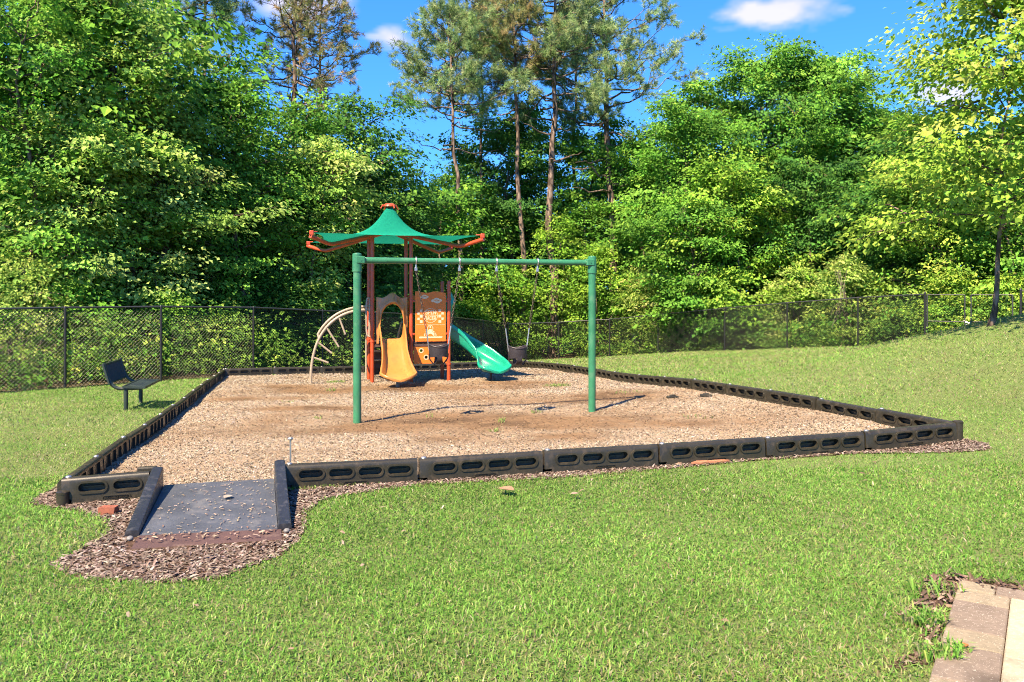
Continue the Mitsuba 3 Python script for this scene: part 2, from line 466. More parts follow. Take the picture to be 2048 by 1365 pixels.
v, f, c = chips(rng, xs, ys, zz, .036 * size, .0095 * size, cols)
struct('wood_chips', mikit.ply((v, f), 'm_vc', color=c), 'pale wood chips strewn over the play area inside the border', 'stuff', 'wood chips')


def scatter(poly, n, rng):
    x0, y0, x1, y1 = poly.bounds
    x, y = rng.uniform(x0, x1, n * 6), rng.uniform(y0, y1, n * 6)
    k = inside(poly, x, y)
    return x[k][:n], y[k][:n]


xs, ys = scatter(bed.difference(Polygon([(-2.60, 5.47), (-1.60, 5.69), (-1.72, 6.1), (-2.12, 7.4), (-3.08, 7.2), (-2.72, 5.76)])), 19000, rng)
cols = palette(rng, len(xs), [(.14, .106, .088), (.20, .162, .138), (.095, .068, .056), (.27, .23, .20), (.06, .044, .037)], [4, 3, 3, 1.6, 2])
b1 = chips(rng, xs, ys, gz(xs, ys) + .005, .050, .0125, cols, .22)
xs, ys = scatter(soil, 480, rng)
cols = palette(rng, len(xs), [(.12, .08, .06), (.18, .13, .10), (.07, .045, .035), (.24, .19, .15)], [4, 2, 4, 1])
b2 = chips(rng, xs, ys, gz(xs, ys) + .008, .075, .016, cols, .4)
struct('bark_chips', mikit.ply((b1[0], b1[1]), 'm_vc', color=b1[2]), 'brown bark chips along the front edge and round the ramp', 'stuff', 'bark chips')
struct('bark_litter', mikit.ply((b2[0], b2[1]), 'm_vc', color=b2[2]), 'dark bark litter beside the paving corner', 'stuff', 'bark litter')


# ------------------------------------------------------------------ lawn
def blades(rng, x, y, h, w, lean, colors, segs):
    n = len(x)
    a, b = rng.uniform(0, 2 * PI, n), rng.uniform(0, 2 * PI, n)
    z = gz(x, y)
    base = np.stack([x, y, z - .004], 1)
    out = np.stack([np.cos(a), np.sin(a), np.zeros(n)], 1) * (h * lean)[:, None]
    side = np.stack([np.cos(b), np.sin(b), np.zeros(n)], 1) * (w / 2)[:, None]
    up = np.array([0, 0, 1.0]) * (h * np.sqrt(np.maximum(.15, 1 - lean ** 2 * .6)))[:, None]
    tip = base + out + up * rng.uniform(.55, 1, n)[:, None]
    if segs == 1:
        v = np.stack([base - side, base + side, tip], 1)
        f = np.array([[0, 1, 2]])
    else:
        m = base + out * .38 + up * .62
        v = np.stack([base - side * .8, base + side * .8, m + side, m - side, tip], 1)
        f = np.array([[0, 1, 2], [0, 2, 3], [3, 2, 4]])
    k = v.shape[1]
    c = np.repeat(colors, k, 0)
    return v.reshape(-1, 3), (f[None] + (np.arange(n) * k)[:, None, None]).reshape(-1, 3), c


def grass_colors(rng, x, y):
    n = len(x)
    patch = lowf(x, y, .8, 41)
    dry = np.clip((lowf(x, y, .35, 43) - .40) * 2.4 + np.clip((x - 3) / 8, 0, .55) + np.clip((y - 8) / 40, 0, .25), 0, 1)
    dry = np.clip(dry * .8 + (patch - .5) * .9, 0, 1)
    green = palette(rng, n, [(0.132, 0.281, 0.050), (0.176, 0.328, 0.071), (0.216, 0.353, 0.092), (0.080, 0.202, 0.034)], [4, 3, 2, 2], .22)
    yel = palette(rng, n, [(0.248, 0.328, 0.092), (0.216, 0.302, 0.084), (0.296, 0.328, 0.143)], [3, 3, 2], .18)
    straw = palette(rng, n, [(0.336, 0.319, 0.185), (0.256, 0.218, 0.130), (0.400, 0.386, 0.269), (0.160, 0.126, 0.076)], [3, 2, 1, 1], .18)
    r = rng.uniform(0, 1, (n, 1))
    c = np.where(r < (.16 + dry * .5)[:, None], yel, green)
    c = c * (.80 + .42 * lowf(x, y, .55, 47) + .25 * (lowf(x, y, 2.6, 49) - .5))[:, None]
    return np.where(rng.uniform(0, 1, (n, 1)) < (.06 + dry * .26)[:, None], straw, c)


rng = np.random.default_rng(21)
parts = []
nograss = play.buffer(.06).union(bed.buffer(-.03)).union(soil.buffer(-.04)).union(paved.buffer(.0))
for d0, d1, dens, h, w, segs in ((2.9, 5.2, 9200, .043, .0062, 3), (5.2, 8, 6000, .043, .0072, 3), (8, 12, 3300, .045, .0095, 1), (12, 18, 900, .062, .016, 1), (18, 27, 430, .07, .024, 1), (27, 41, 200, .08, .036, 1)):
    x0, x1 = -max(.66 * d1 + 1.2, 0), .66 * d1 + 1.2
    x0, x1 = max(x0, -16), min(x1, 22)
    n = int((x1 - x0) * (d1 - d0) * dens)
    x, y = rng.uniform(x0, x1, n), rng.uniform(d0, d1, n)
    k = inside(lawn.buffer(.12), x, y) & ~inside(nograss, x, y) & (np.abs(x) < .66 * y + 1.2)
    x, y = x[k], y[k]
    keep = rng.uniform(0, 1, len(x)) < .22 + lowf(x, y, 7.0, 55) * .75 + lowf(x, y, 1.6, 58) * .55
    x, y = x[keep], y[keep]
    hh = h * rng.uniform(.45, 1.25, len(x)) * (.75 + lowf(x, y, 2.2, 57) * .6)
    parts.append(blades(rng, x, y, hh, w * rng.uniform(.7, 1.3, len(x)), rng.uniform(.3, 1.35, len(x)), grass_colors(rng, x, y), segs))
# tufts in the wood chips, runners over the edge of the beds and the paving
for px, py, r, n in ((672, 768, .22, 120), (1115, 776, .3, 160), (660, 785, .1, 30), (1600, 700, .2, 0), (1130, 722, .3, 60), (575, 810, .1, 25), (635, 843, .06, 20), (1003, 848, .07, 20), (1075, 830, .1, 30), (1480, 752, .1, 20), (990, 868, .07, 18), (860, 838, .06, 12), (1260, 790, .3, 30), (1400, 840, .25, 25), (1850, 1255, .12, 160), (1880, 1330, .1, 120), (1910, 1318, .07, 60), (1870, 1190, .15, 60)):
    o = ground_at(px, py)
    t, rr = rng.uniform(0, 2 * PI, n), r * np.sqrt(rng.uniform(0, 1, n))
    x, y = o[0] + rr * np.cos(t), o[1] + rr * np.sin(t) * .7
    b = blades(rng, x, y, rng.uniform(.06, .11, n), rng.uniform(.007, .012, n), rng.uniform(.3, .9, n), grass_colors(rng, x - 5, y), 3)
    b[0][:, 2] += .02
    parts.append(b)
n = 0
vs, fs, cs = [], [], []
for v, f, c in parts:
    vs.append(v), fs.append(f + n), cs.append(c)
    n += len(v)
struct('grass', mikit.ply((np.vstack(vs), np.vstack(fs)), 'm_grass', color=np.vstack(cs)), 'short coarse lawn grass, green with straw coloured blades', 'stuff', 'grass')


rng = np.random.default_rng(33)
x, y = rng.uniform(-9, 14, 2200), 3 + 17 * rng.uniform(0, 1, 2200) ** 1.5
k = inside(lawn, x, y) & ~inside(nograss, x, y)
x, y = x[k], y[k]
k = rng.uniform(0, 1, len(x)) < (lowf(x, y, .7, 91) - .25) * 1.3
x, y = x[k], y[k]
cols = palette(rng, len(x), [(0.165, 0.120, 0.083), (0.225, 0.180, 0.135), (0.090, 0.064, 0.045), (0.270, 0.240, 0.195)], [4, 3, 3, 1])
v, f, c = chips(rng, x, y, gz(x, y) + .02 + rng.uniform(0, .02, len(x)), .05, .016, cols, .45)
struct('lawn_litter', mikit.ply((v, f), 'm_vc', color=c), 'small dead leaves and twigs scattered over the lawn', 'stuff', 'leaf litter')


# ------------------------------------------------------------------ paving corner
def paver_tex(p, n, uv, c0, c1, c2):
    a = mikit.fbm(p.x * 9, p.y * 9, 0, 3)
    s = mikit.noise(p.x * 160, p.y * 160, 3)
    c = mikit.mix(c0, c1, a)
    c = c * (1 - .38 * mikit.smoothstep(.5, .78, mikit.fbm(p.x * 4.3 + 2, p.y * 4.3, 1, 4))) * (.88 + .24 * mikit.noise(p.x * 70, p.y * 70, 5))
    return mikit.mix(c, c2, mikit.smoothstep(.80, .92, s) * .7)


for nm, c0, c1, c2 in (('m_paver_tan', [0.160, 0.136, 0.096], [0.215, 0.183, 0.130], [0.335, 0.314, 0.269]), ('m_paver_pink', [0.123, 0.098, 0.077], [0.171, 0.138, 0.110], [0.319, 0.297, 0.259]), ('m_paver_cream', [0.247, 0.223, 0.158], [0.311, 0.283, 0.211], [0.367, 0.358, 0.307])):
    scene[nm] = {'type': 'twosided', 'bsdf': {'type': 'principled', 'base_color': mikit.proc(lambda p, n, uv, c0=c0, c1=c1, c2=c2: paver_tex(p, n, uv, c0, c1, c2)), 'roughness': .85, 'specular': .25}}
PR = np.array([[PE2[0], -PE1[0], 0], [PE2[1], -PE1[1], 0], [0, 0, 1]])
pz = float(gz(*PCORN)) + .0
struct('paved_path', mikit.ply(mapped(box(.005, 2.4, .005, 3, -.08, pz + .018 - pz), PR, (*PCORN, pz)), 'm_barkbed'))
rng = np.random.default_rng(4)


def paver(b0, b1, a0, a1, m):
    g = .0025
    v, f = box(b0 + g, b1 - g, a0 + g, a1 - g, -.04, .035 + rng.uniform(-.002, .002), .007)
    put('paved_path', 'paver', mikit.ply(mapped((v, f), PR, (*PCORN, pz)), m, smooth=False))


for b0, b1, a0, a1, m in ((0, .19, 0, .17, 'm_paver_tan'), (.19, .5, 0, .17, 'm_paver_pink'), (.5, .8, 0, .17, 'm_paver_tan'), (0, .265, .17, .36, 'm_paver_tan'), (0, .265, .36, .80, 'm_paver_pink'), (0, .265, .80, 1.02, 'm_paver_tan'), (0, .265, 1.02, 1.45, 'm_paver_pink'), (0, .265, 1.45, 1.85, 'm_paver_tan'), (0, .265, 1.85, 2.3, 'm_paver_pink')):
    paver(b0, b1, a0, a1, m)
for r in range(6):
    a0 = .17 + r * .44
    for cidx in range(4):
        b0 = .265 + cidx * .46 - (.2 if r % 2 else 0)
        paver(max(b0, .265), b0 + .46, a0, a0 + .44, 'm_paver_cream' if cidx < 3 else 'm_paver_tan')


# ------------------------------------------------------------------ border sections
def border_mesh(L, nslot=4, W=.105, H=.25):
    prof = [(-W / 2, 0), (W / 2, 0), (W / 2 - .006, H - .03), (W / 2 - .016, H - .009), (W / 2 - .03, H), (-W / 2 + .03, H), (-W / 2 + .016, H - .009), (-W / 2 + .006, H - .03)]
    cs = m3d.CrossSection([np.array(prof)], m3d.FillRule.NonZero)
    body = m3d.Manifold.extrude(cs, L - .022).rotate((90, 0, 90)).translate((.0, 0, 0))
    cut = m3d.Manifold.cube((.075, .3, .075)).translate((-.002, -.15, -.002))
    body = body - cut
    body = body + m3d.Manifold.cube((.10, W * .8, .05)).translate((L - .03, -W * .4, 0))
    pitch = (L - .16) / nslot
    for k in range(nslot):
        cx = .10 + pitch * (k + .5)
        w = min(pitch * .84, .21)
        st = np.array(stadium(cx, 0, w, .075).exterior.coords)[:-1]
        so = np.array(stadium(cx, 0, w + .034, .109).exterior.coords)[:-1]
        slot = m3d.Manifold.extrude(m3d.CrossSection([st], m3d.FillRule.NonZero), .095).rotate((90, 0, 0)).translate((0, -W / 2 + .065, H - .088))
        ring = m3d.Manifold.extrude(m3d.CrossSection([so], m3d.FillRule.NonZero), .012).rotate((90, 0, 0)).translate((0, -W / 2 + .004, H - .088))
        rr = np.array(shapely.box(cx - w / 2 - .01, -.068, cx + w / 2 + .01, .068).buffer(-.02).buffer(.02, quad_segs=4).exterior.coords)[:-1]
        back = m3d.Manifold.extrude(m3d.CrossSection([rr], m3d.FillRule.NonZero), .032).rotate((90, 0, 0)).translate((0, W / 2 + .004, H - .105))
        rib = m3d.Manifold.cube((w * .72, .02, .010)).translate((cx - w * .36, -W / 2 + .034, H - .092))
        body = (body + ring) - slot - back + rib
    return man(body)


def plate_mesh(cx, W=.105, z=.062):
    o, i = stadium(cx, z, .225, .046), stadium(cx, z, .205, .030)
    return mapped(poly_prism(o.difference(i), .012), [[1, 0, 0], [0, 0, -1], [0, 1, 0]], (0, -W / 2 + .001, 0))


def letter_mesh(cx, W=.105, z=.062):
    t = meshkit.text_mesh('PLAYWORLD SYSTEMS', .0135, .007, bold=True)
    v, f = np.array(t.vertices), np.array(t.faces)
    s = .165 / (v[:, 0].max() - v[:, 0].min())
    v[:, 0] = (v[:, 0] - v[:, 0].min()) * s - .075
    v[:, 1] -= .0067
    ring = poly_prism(Point(-.088, 0).buffer(.0085).difference(Point(-.088, 0).buffer(.005)), .007)
    v, f = cat((v, f), ring)
    return mapped((v, f), [[1, 0, 0], [0, 0, -1], [0, 1, 0]], (cx, -W / 2 - .001, z))


SEC = mikit.ply(border_mesh(1.22), 'm_border', smooth=35)
HALF = mikit.ply(border_mesh(.70, 2), 'm_border', smooth=35)
PLATE = mikit.ply(plate_mesh(.63), 'm_border')
LETTER = mikit.ply(letter_mesh(.63), 'm_border')
PLATEH = mikit.ply(plate_mesh(.42), 'm_border')
LETTERH = mikit.ply(letter_mesh(.42), 'm_border')
CAP = mikit.ply(mapped(lathe([(.0, -.03), (.026, -.03), (.026, .004), (.02, .012), (.001, .017)], 14), np.eye(3), (.045, 0, .25)), 'm_steel', smooth=30)


def frame(p, q, flip=False, lift=0.0):
    """along p to q on the terrain"""
    if flip:
        p, q = q, p
    a, b = np.array([*p, gz(*p) + lift]), np.array([*q, gz(*q) + lift])
    x = (b - a) / np.linalg.norm(b - a)
    y = np.cross([0, 0, 1], x)
    y /= np.linalg.norm(y)
    z = np.cross(x, y)
    m = np.eye(4)
    m[:3, 0], m[:3, 1], m[:3, 2], m[:3, 3] = x * np.linalg.norm(b - a), y, z, a
    return m


def section(p, q, label, flip=False, plate=False, half=False, lift=-.015):
    L = .70 if half else 1.22
    m = frame(p, q, flip, lift)
    m[:3, 0] /= L
    wr = np.random.default_rng(counter.get('border_section', 0) + 7)
    ro, up = wr.normal(0, .022), wr.normal(0, .005)
    yv, zv = m[:3, 1].copy(), m[:3, 2].copy()
    m[:3, 1], m[:3, 2] = yv * math.cos(ro) + zv * math.sin(ro), zv * math.cos(ro) - yv * math.sin(ro)
    m[2, 3] += up
    k = thing('border_section', label, 'playground border', 'plastic border sections round the play area')
    w = T4(m)
    put(k, 'rail', HALF if half else SEC, to_world=w)
    put(k, 'stake_cap', CAP, to_world=w)
    if plate:
        put(k, 'name_plate', PLATEH if half else PLATE, to_world=w)
        put(k, 'name_plate__lettering', LETTERH if half else LETTER, to_world=w)
    return k


ORD = ['first', 'second', 'third', 'fourth', 'fifth', 'sixth', 'seventh', 'eighth', 'ninth', 'tenth', 'eleventh', 'twelfth', 'thirteenth', 'fourteenth']
front = [P1 + 1.22 * k * U2 for k in range(7)]
front[6] = B
wob = [0, .0, .012, .005, .0, -.006, 0]
for k in range(6):
    section(front[k], front[k + 1], f'slotted border section on the front edge, {ORD[k]} from the ramp', plate=True, lift=-.038 + wob[k])
section(A, A + .70 * U2, 'short two slot border section between the near left corner and the ramp', plate=True, half=True, lift=-.03)
nl = 12
for k in range(nl):
    section(A + (C - A) * k / nl, A + (C - A) * (k + 1) / nl, f'slotted border section on the left side, {ORD[k]} from the near left corner', lift=-.035, flip=True)
for k in range(7):
    section(B + (E - B) * k / 7, B + (E - B) * (k + 1) / 7, f'slotted border section on the right side, {ORD[k]} from the near right corner', lift=-.035, flip=True)
for k in range(6):
    section(E + (D - E) * k / 6, E + (D - E) * (k + 1) / 6, f'slotted border section on the right side, {ORD[k + 7]} from the near right corner', lift=-.035, flip=True)
for k in range(7):
    section(C + (D - C) * k / 7, C + (D - C) * (k + 1) / 7, f'slotted border section on the far edge, {ORD[k]} from the far left corner', lift=-.02)
# corner feet
for nm, p, lab in (('corner_stake', A + np.array([.02, -.045]), 'round dark stake standing at the near left corner of the border'), ('corner_stake', B + np.array([.03, -.0]), 'round dark stake standing at the near right corner of the border')):
    k = thing(nm, lab, 'stake', None)
    h = .11 if p[0] < 0 else .215
    put(k, 'shaft', mikit.ply(tube([(*p, gz(*p) - .1), (*p, gz(*p) + h)], .05, 18), 'm_border', smooth=40))
    put(k, 'cap', mikit.ply(mapped(lathe([(.053, -.01), (.053, .006), (.04, .014), (.001, .018)], 18), np.eye(3), (*p, gz(*p) + h)), 'm_border', smooth=40))

# ------------------------------------------------------------------ ramp
rl0, rl1, rr0, rr1 = np.array([-2.70, 5.78]), np.array([-3.10, 7.12]), np.array([-1.66, 5.95]), np.array([-2.10, 7.36])
ramp = thing('access_ramp', 'slate black access ramp between two sloping black rails at the front left gap', 'ramp')


def ramp_rail(p, q, w=.095):
    rows = []
    for t in np.linspace(0, 1, 9):
        c = p + (q - p) * t
        zt = gz(*c) + .055 + .19 * t ** 1.15
        zb = gz(*c) - .03
        d = (q - p) / np.linalg.norm(q - p)
        s = np.array([d[1], -d[0]])
        prof = [(-w / 2, zb), (-w / 2, zt - .018), (-w / 2 + .006, zt - .005), (-w / 2 + .018, zt), (w / 2 - .018, zt), (w / 2 - .006, zt - .005), (w / 2, zt - .018), (w / 2, zb)]
        rows.append([[c[0] + s[0] * a, c[1] + s[1] * a, z] for a, z in prof])
    v, f = loft(rows, closed=True)
    caps = []
    for r0, fl in ((0, 1), (8, -1)):
        ii = np.arange(1, 7)
        caps.append(np.stack([ii * 0 + r0 * 8, ii + r0 * 8, ii + 1 + r0 * 8], 1)[:, ::fl])
    return v, np.vstack([f] + caps)


put(ramp, 'side_rail', mikit.ply(ramp_rail(rl0, rl1), 'm_black', smooth=40))
put(ramp, 'side_rail', mikit.ply(ramp_rail(rr0, rr1), 'm_black', smooth=40))


def quad(p00, p10, p01, p11, z0, z1, th, n=8):
    rows = []
    for t in np.linspace(0, 1, n):
        a, b = p00 + (p01 - p00) * t, p10 + (p11 - p10) * t
        rows.append([[*(a + (b - a) * s), gz(*(a + (b - a) * s)) + z0 + (z1 - z0) * t] for s in np.linspace(0, 1, n)])
    return thick(rows, np.array([0, 0, -th]))


sx = np.array([.05, .012])
put(ramp, 'panel', mikit.ply(quad(rl0 + sx, rr0 - sx, rl1 + sx + .02 * V2, rr1 - sx + .02 * V2, .016, .075, .03), 'm_ramp', smooth=30))
dn = np.array([.08, -.33])
put(ramp, 'lip', mikit.ply(quad(rl0 + sx + dn, rr0 - sx * .2 + dn * .8, rl0 + sx * .9 + dn * .02, rr0 - sx * .5 + dn * .02, .004, .017, .03), 'm_lip', smooth=30), 'dull brown strip along the foot of the ramp')
for p in (rl0 + np.array([.02, -.07]), rr0 + np.array([.03, -.06])):
    put(ramp, 'bolt', mikit.ply(mapped(trimesh.creation.icosphere(2, .023).__class__(trimesh.creation.icosphere(2, .023).vertices, trimesh.creation.icosphere(2, .023).faces) and (np.array(trimesh.creation.icosphere(2, .023).vertices), np.array(trimesh.creation.icosphere(2, .023).faces)), np.diag([1, 1, .8]), (*p, gz(*p) + .02)), 'm_grey', smooth=True))
# bracket at the top of the left rail
p = rl1 + np.array([-.10, .0])
R3 = np.array([[U2[0], V2[0], 0], [U2[1], V2[1], 0], [0, 0, 1]])
put(ramp, 'bracket', mikit.ply(mapped(box(-.07, .09, -.03, .03, .02, .25, .012), R3, (*p, gz(*p))), 'm_border'))
put(ramp, 'bracket', mikit.ply(mapped(box(-.01, .09, -.03, .03, -.02, .05, .01), R3, (*(rr1 + np.array([.03, -.06])), gz(*rr1))), 'm_black'))
# stray chips on the ramp
rng = np.random.default_rng(8)
n = 240
s, t = rng.uniform(0, 1, n) ** .7, rng.uniform(0, 1, n) ** 1.2
xy = (rl0 + sx)[None] * ((1 - s) * (1 - t))[:, None] + (rr0 - sx)[None] * (s * (1 - t))[:, None] + (rl1 + sx)[None] * ((1 - s) * t)[:, None] + (rr1 - sx)[None] * (s * t)[:, None]
cl = palette(rng, n, [(0.285, 0.217, 0.158), (0.210, 0.158, 0.112), (0.150, 0.090, 0.060), (0.338, 0.285, 0.225)], [4, 3, 1, 2])
c1 = chips(rng, xy[:, 0], xy[:, 1], gz(xy[:, 0], xy[:, 1]) + .02 + .059 * t, rng.uniform(.010, .042, n), .009, cl, .12)
n2 = 90
s = rng.uniform(0, 1, n2)
xy = (rl0 + sx + dn * .0)[None] * (1 - s)[:, None] + (rr0 - sx)[None] * s[:, None] + rng.uniform(-.2, .02, n2)[:, None] * np.array([-.2, .98])
cl = palette(rng, n2, [(0.255, 0.195, 0.150), (0.165, 0.120, 0.090), (0.112, 0.068, 0.053)], [3, 3, 1])
c2 = chips(rng, xy[:, 0], xy[:, 1], gz(xy[:, 0], xy[:, 1]) + .02, rng.uniform(.015, .05, n2), .012, cl, .15)
v, f = cat((c1[0], c1[1]), (c2[0], c2[1]))
struct('ramp_chips', mikit.ply((v, f), 'm_vc', color=np.vstack([c1[2], c2[2]])), 'loose wood chips lying on the ramp', 'stuff', 'wood chips')

# small loose things
p = ground_at(217, 1030)
k = thing('brick_piece', 'broken red brick half sunk in the bark near the ramp', 'brick')
bm = m3d.Manifold.hull_points(np.random.default_rng(2).uniform(-1, 1, (60, 3)) * np.array([.062, .05, .036]) * (1 + 0)) if False else m3d.Manifold.hull_points(np.array([[x * (1 - .12 * (i % 3 == 0)), y * (1 - .1 * (i % 2)), z * (1 - .15 * (i % 5 == 1))] for i, (x, y, z) in enumerate([[a, b, c] for a in (-.065, -.05, .055, .068) for b in (-.045, .045) for c in (-.03, .036)])]))
scene[k] = mikit.ply(mapped(man(bm), np.eye(3), (*p, gz(*p) + .028)), 'm_brick')
p = ground_at(1415, 929)
k = thing('clay_fragment', 'flat orange clay fragment in the bark below the front edge', 'fragment')
fr = Polygon([(-.2, -.03), (-.08, .05), (.03, .07), (.16, .05), (.24, -.02), (.12, -.05), (.0, -.03), (-.1, -.06)])
scene[k] = mikit.ply(mapped(poly_prism(fr, .018), R3, (*p, gz(*p) + .012)), 'm_tile')
for px, py, rot, lab in ((1345, 801, .3, 'left one of two dark plastic blocks lying on the wood chips near the right border'), (1412, 798, -.2, 'right one of two dark plastic blocks lying on the wood chips near the right border')):
    p = ground_at(px, py)
    k = thing('plastic_block', lab, 'block')
    R = np.array([[math.cos(rot), -math.sin(rot), 0], [math.sin(rot), math.cos(rot), 0], [0, 0, 1]])
    scene[k] = mikit.ply(mapped(cat(box(-.10, .10, -.05, .05, 0, .045, .012), box(-.05, .05, -.03, .03, .04, .065, .01)), R, (*p, gz(*p) + .03)), 'm_border')
k = thing('steel_stake', 'thin steel stake with a flat head standing beside the right ramp rail', 'stake')
p = np.array([-2.02, 7.42])
put(k, 'shaft', mikit.ply(tube([(*p, gz(*p) - .1), (*p, gz(*p) + .425)], .008, 10), 'm_steel', smooth=40))
put(k, 'head', mikit.ply(mapped(lathe([(.001, -.012), (.024, -.012), (.026, 0), (.02, .008), (.001, .01)], 14), np.eye(3), (*p, gz(*p) + .43)), 'm_steel', smooth=30))


def leaf_litter(px, py, size, colr, lab, curl=.35, lift=.03, rot=0.0):
    p = ground_at(px, py)
    k = thing('fallen_leaf', lab, 'leaf')
    ts = np.linspace(0, 1, 9)
    rows = []
    for t in ts:
        w = .42 * math.sin(PI * min(1, t * .93 + .04)) ** .8
        rows.append([[(t - .5), s * w, curl * (abs(s) * w + (t - .5) ** 2 * .5)] for s in (-1, -.5, 0, .5, 1)])
    v, f = thick(np.array(rows) * size, np.array([0, 0, -.002]))
    R = np.array([[math.cos(rot), -math.sin(rot), 0], [math.sin(rot), math.cos(rot), 0], [0, 0, 1]])
    nm = 'm_dead_' + k
    paint(nm, colr, .8)
    scene[k] = mikit.ply(mapped((v, f), R, (*p, gz(*p) + lift)), nm, smooth=40)


leaf_litter(1012, 995, .15, (.20, .125, .075), 'curled tan dead leaf lying on the lawn in front of the front edge', rot=2.6, lift=.055)
leaf_litter(1927, 1317, .055, (.24, .09, .025), 'small rust coloured leaf lying on the paving', rot=.6, lift=.045)
leaf_litter(1150, 1001, .07, (.22, .17, .13), 'small grey brown dead leaf on the lawn to the right of the tan one', rot=.4, lift=.05)
leaf_litter(456, 1011, .085, (.26, .22, .18), 'pale dry leaf lying in the middle of the ramp', rot=1.2, lift=.065)

# ------------------------------------------------------------------ swing frame and swings
SL, SR = np.array([-2.225, 11.70]), np.array([1.245, 12.66])
BZ = 2.218
sd = (SR - SL) / np.linalg.norm(SR - SL)
sn = np.array([-sd[1], sd[0]])
RS = np.array([[sd[0], sn[0], 0], [sd[1], sn[1], 0], [0, 0, 1]])
fr_ = thing('swing_frame', 'green steel swing frame of two posts and one top bar', 'swing frame')
for p in (SL, SR):
    put(fr_, 'post', mikit.ply(tube([(*p, gz(*p) - .3), (*p, BZ + .0)], .0575, 28), 'm_green', smooth=40))
    put(fr_, 'collar', mikit.ply(mapped(lathe([(.0585, -.17), (.069, -.165), (.069, .075), (.062, .095), (.03, .105), (.001, .107)], 28), np.eye(3), (*p, BZ)), 'm_green', smooth=35))
    s = 1 if p is SL else -1
    put(fr_, 'clamp', mikit.ply(mapped(cat(box(-.02, .11, -.078, .078, -.05, .055, .012), tube([(s * .0 + .05, -.085, .0), (s * .0 + .05, .085, .0)], .012, 8)), RS @ np.diag([s, 1, 1]), (*p, BZ)), 'm_green'))
put(fr_, 'top_bar', mikit.ply(tube([(*(SL + sd * .08), BZ), (*(SR - sd * .08), BZ)], .043, 24), 'm_green', smooth=40))
put(fr_, 'bar_sleeve', mikit.ply(tube([(*(SL + sd * .08), BZ), (*(SL + sd * .42), BZ)], .047, 24), 'm_green', smooth=40))


def link_mesh(c, axis, turn, L=.054, W=.031, r=.0052):
    """one oval chain link centred at c with its long side along axis"""
    axis = axis / np.linalg.norm(axis)
    a = np.cross(axis, [0.3, 1, .1])
    a /= np.linalg.norm(a)
    b = np.cross(axis, a)
    s = a * math.cos(turn) + b * math.sin(turn)
    th = np.arange(10) * 2 * PI / 10
    pts = c + np.outer(np.cos(th) * L / 2, axis) + np.outer(np.sin(th) * W / 2, s)
    nrm = np.cross(axis, s)
    ph = np.arange(5) * 2 * PI / 5
    outw = (pts - c) / np.linalg.norm(pts - c, axis=1, keepdims=True)
    v = pts[:, None] + r * (np.cos(ph)[None, :, None] * outw[:, None] + np.sin(ph)[None, :, None] * nrm)
    i, j = np.meshgrid(np.arange(10), np.arange(5), indexing='ij')
    q = np.stack([i * 5 + j, ((i + 1) % 10) * 5 + j, ((i + 1) % 10) * 5 + (j + 1) % 5, i * 5 + (j + 1) % 5], -1).reshape(-1, 4)
    return v.reshape(-1, 3), q


def on_bar(px):
    """the point of the top bar above a pixel column"""
    k = (px - 1024) / F
    t = (k * SL[1] - SL[0]) / (sd[0] - k * sd[1])
    return SL + sd * t


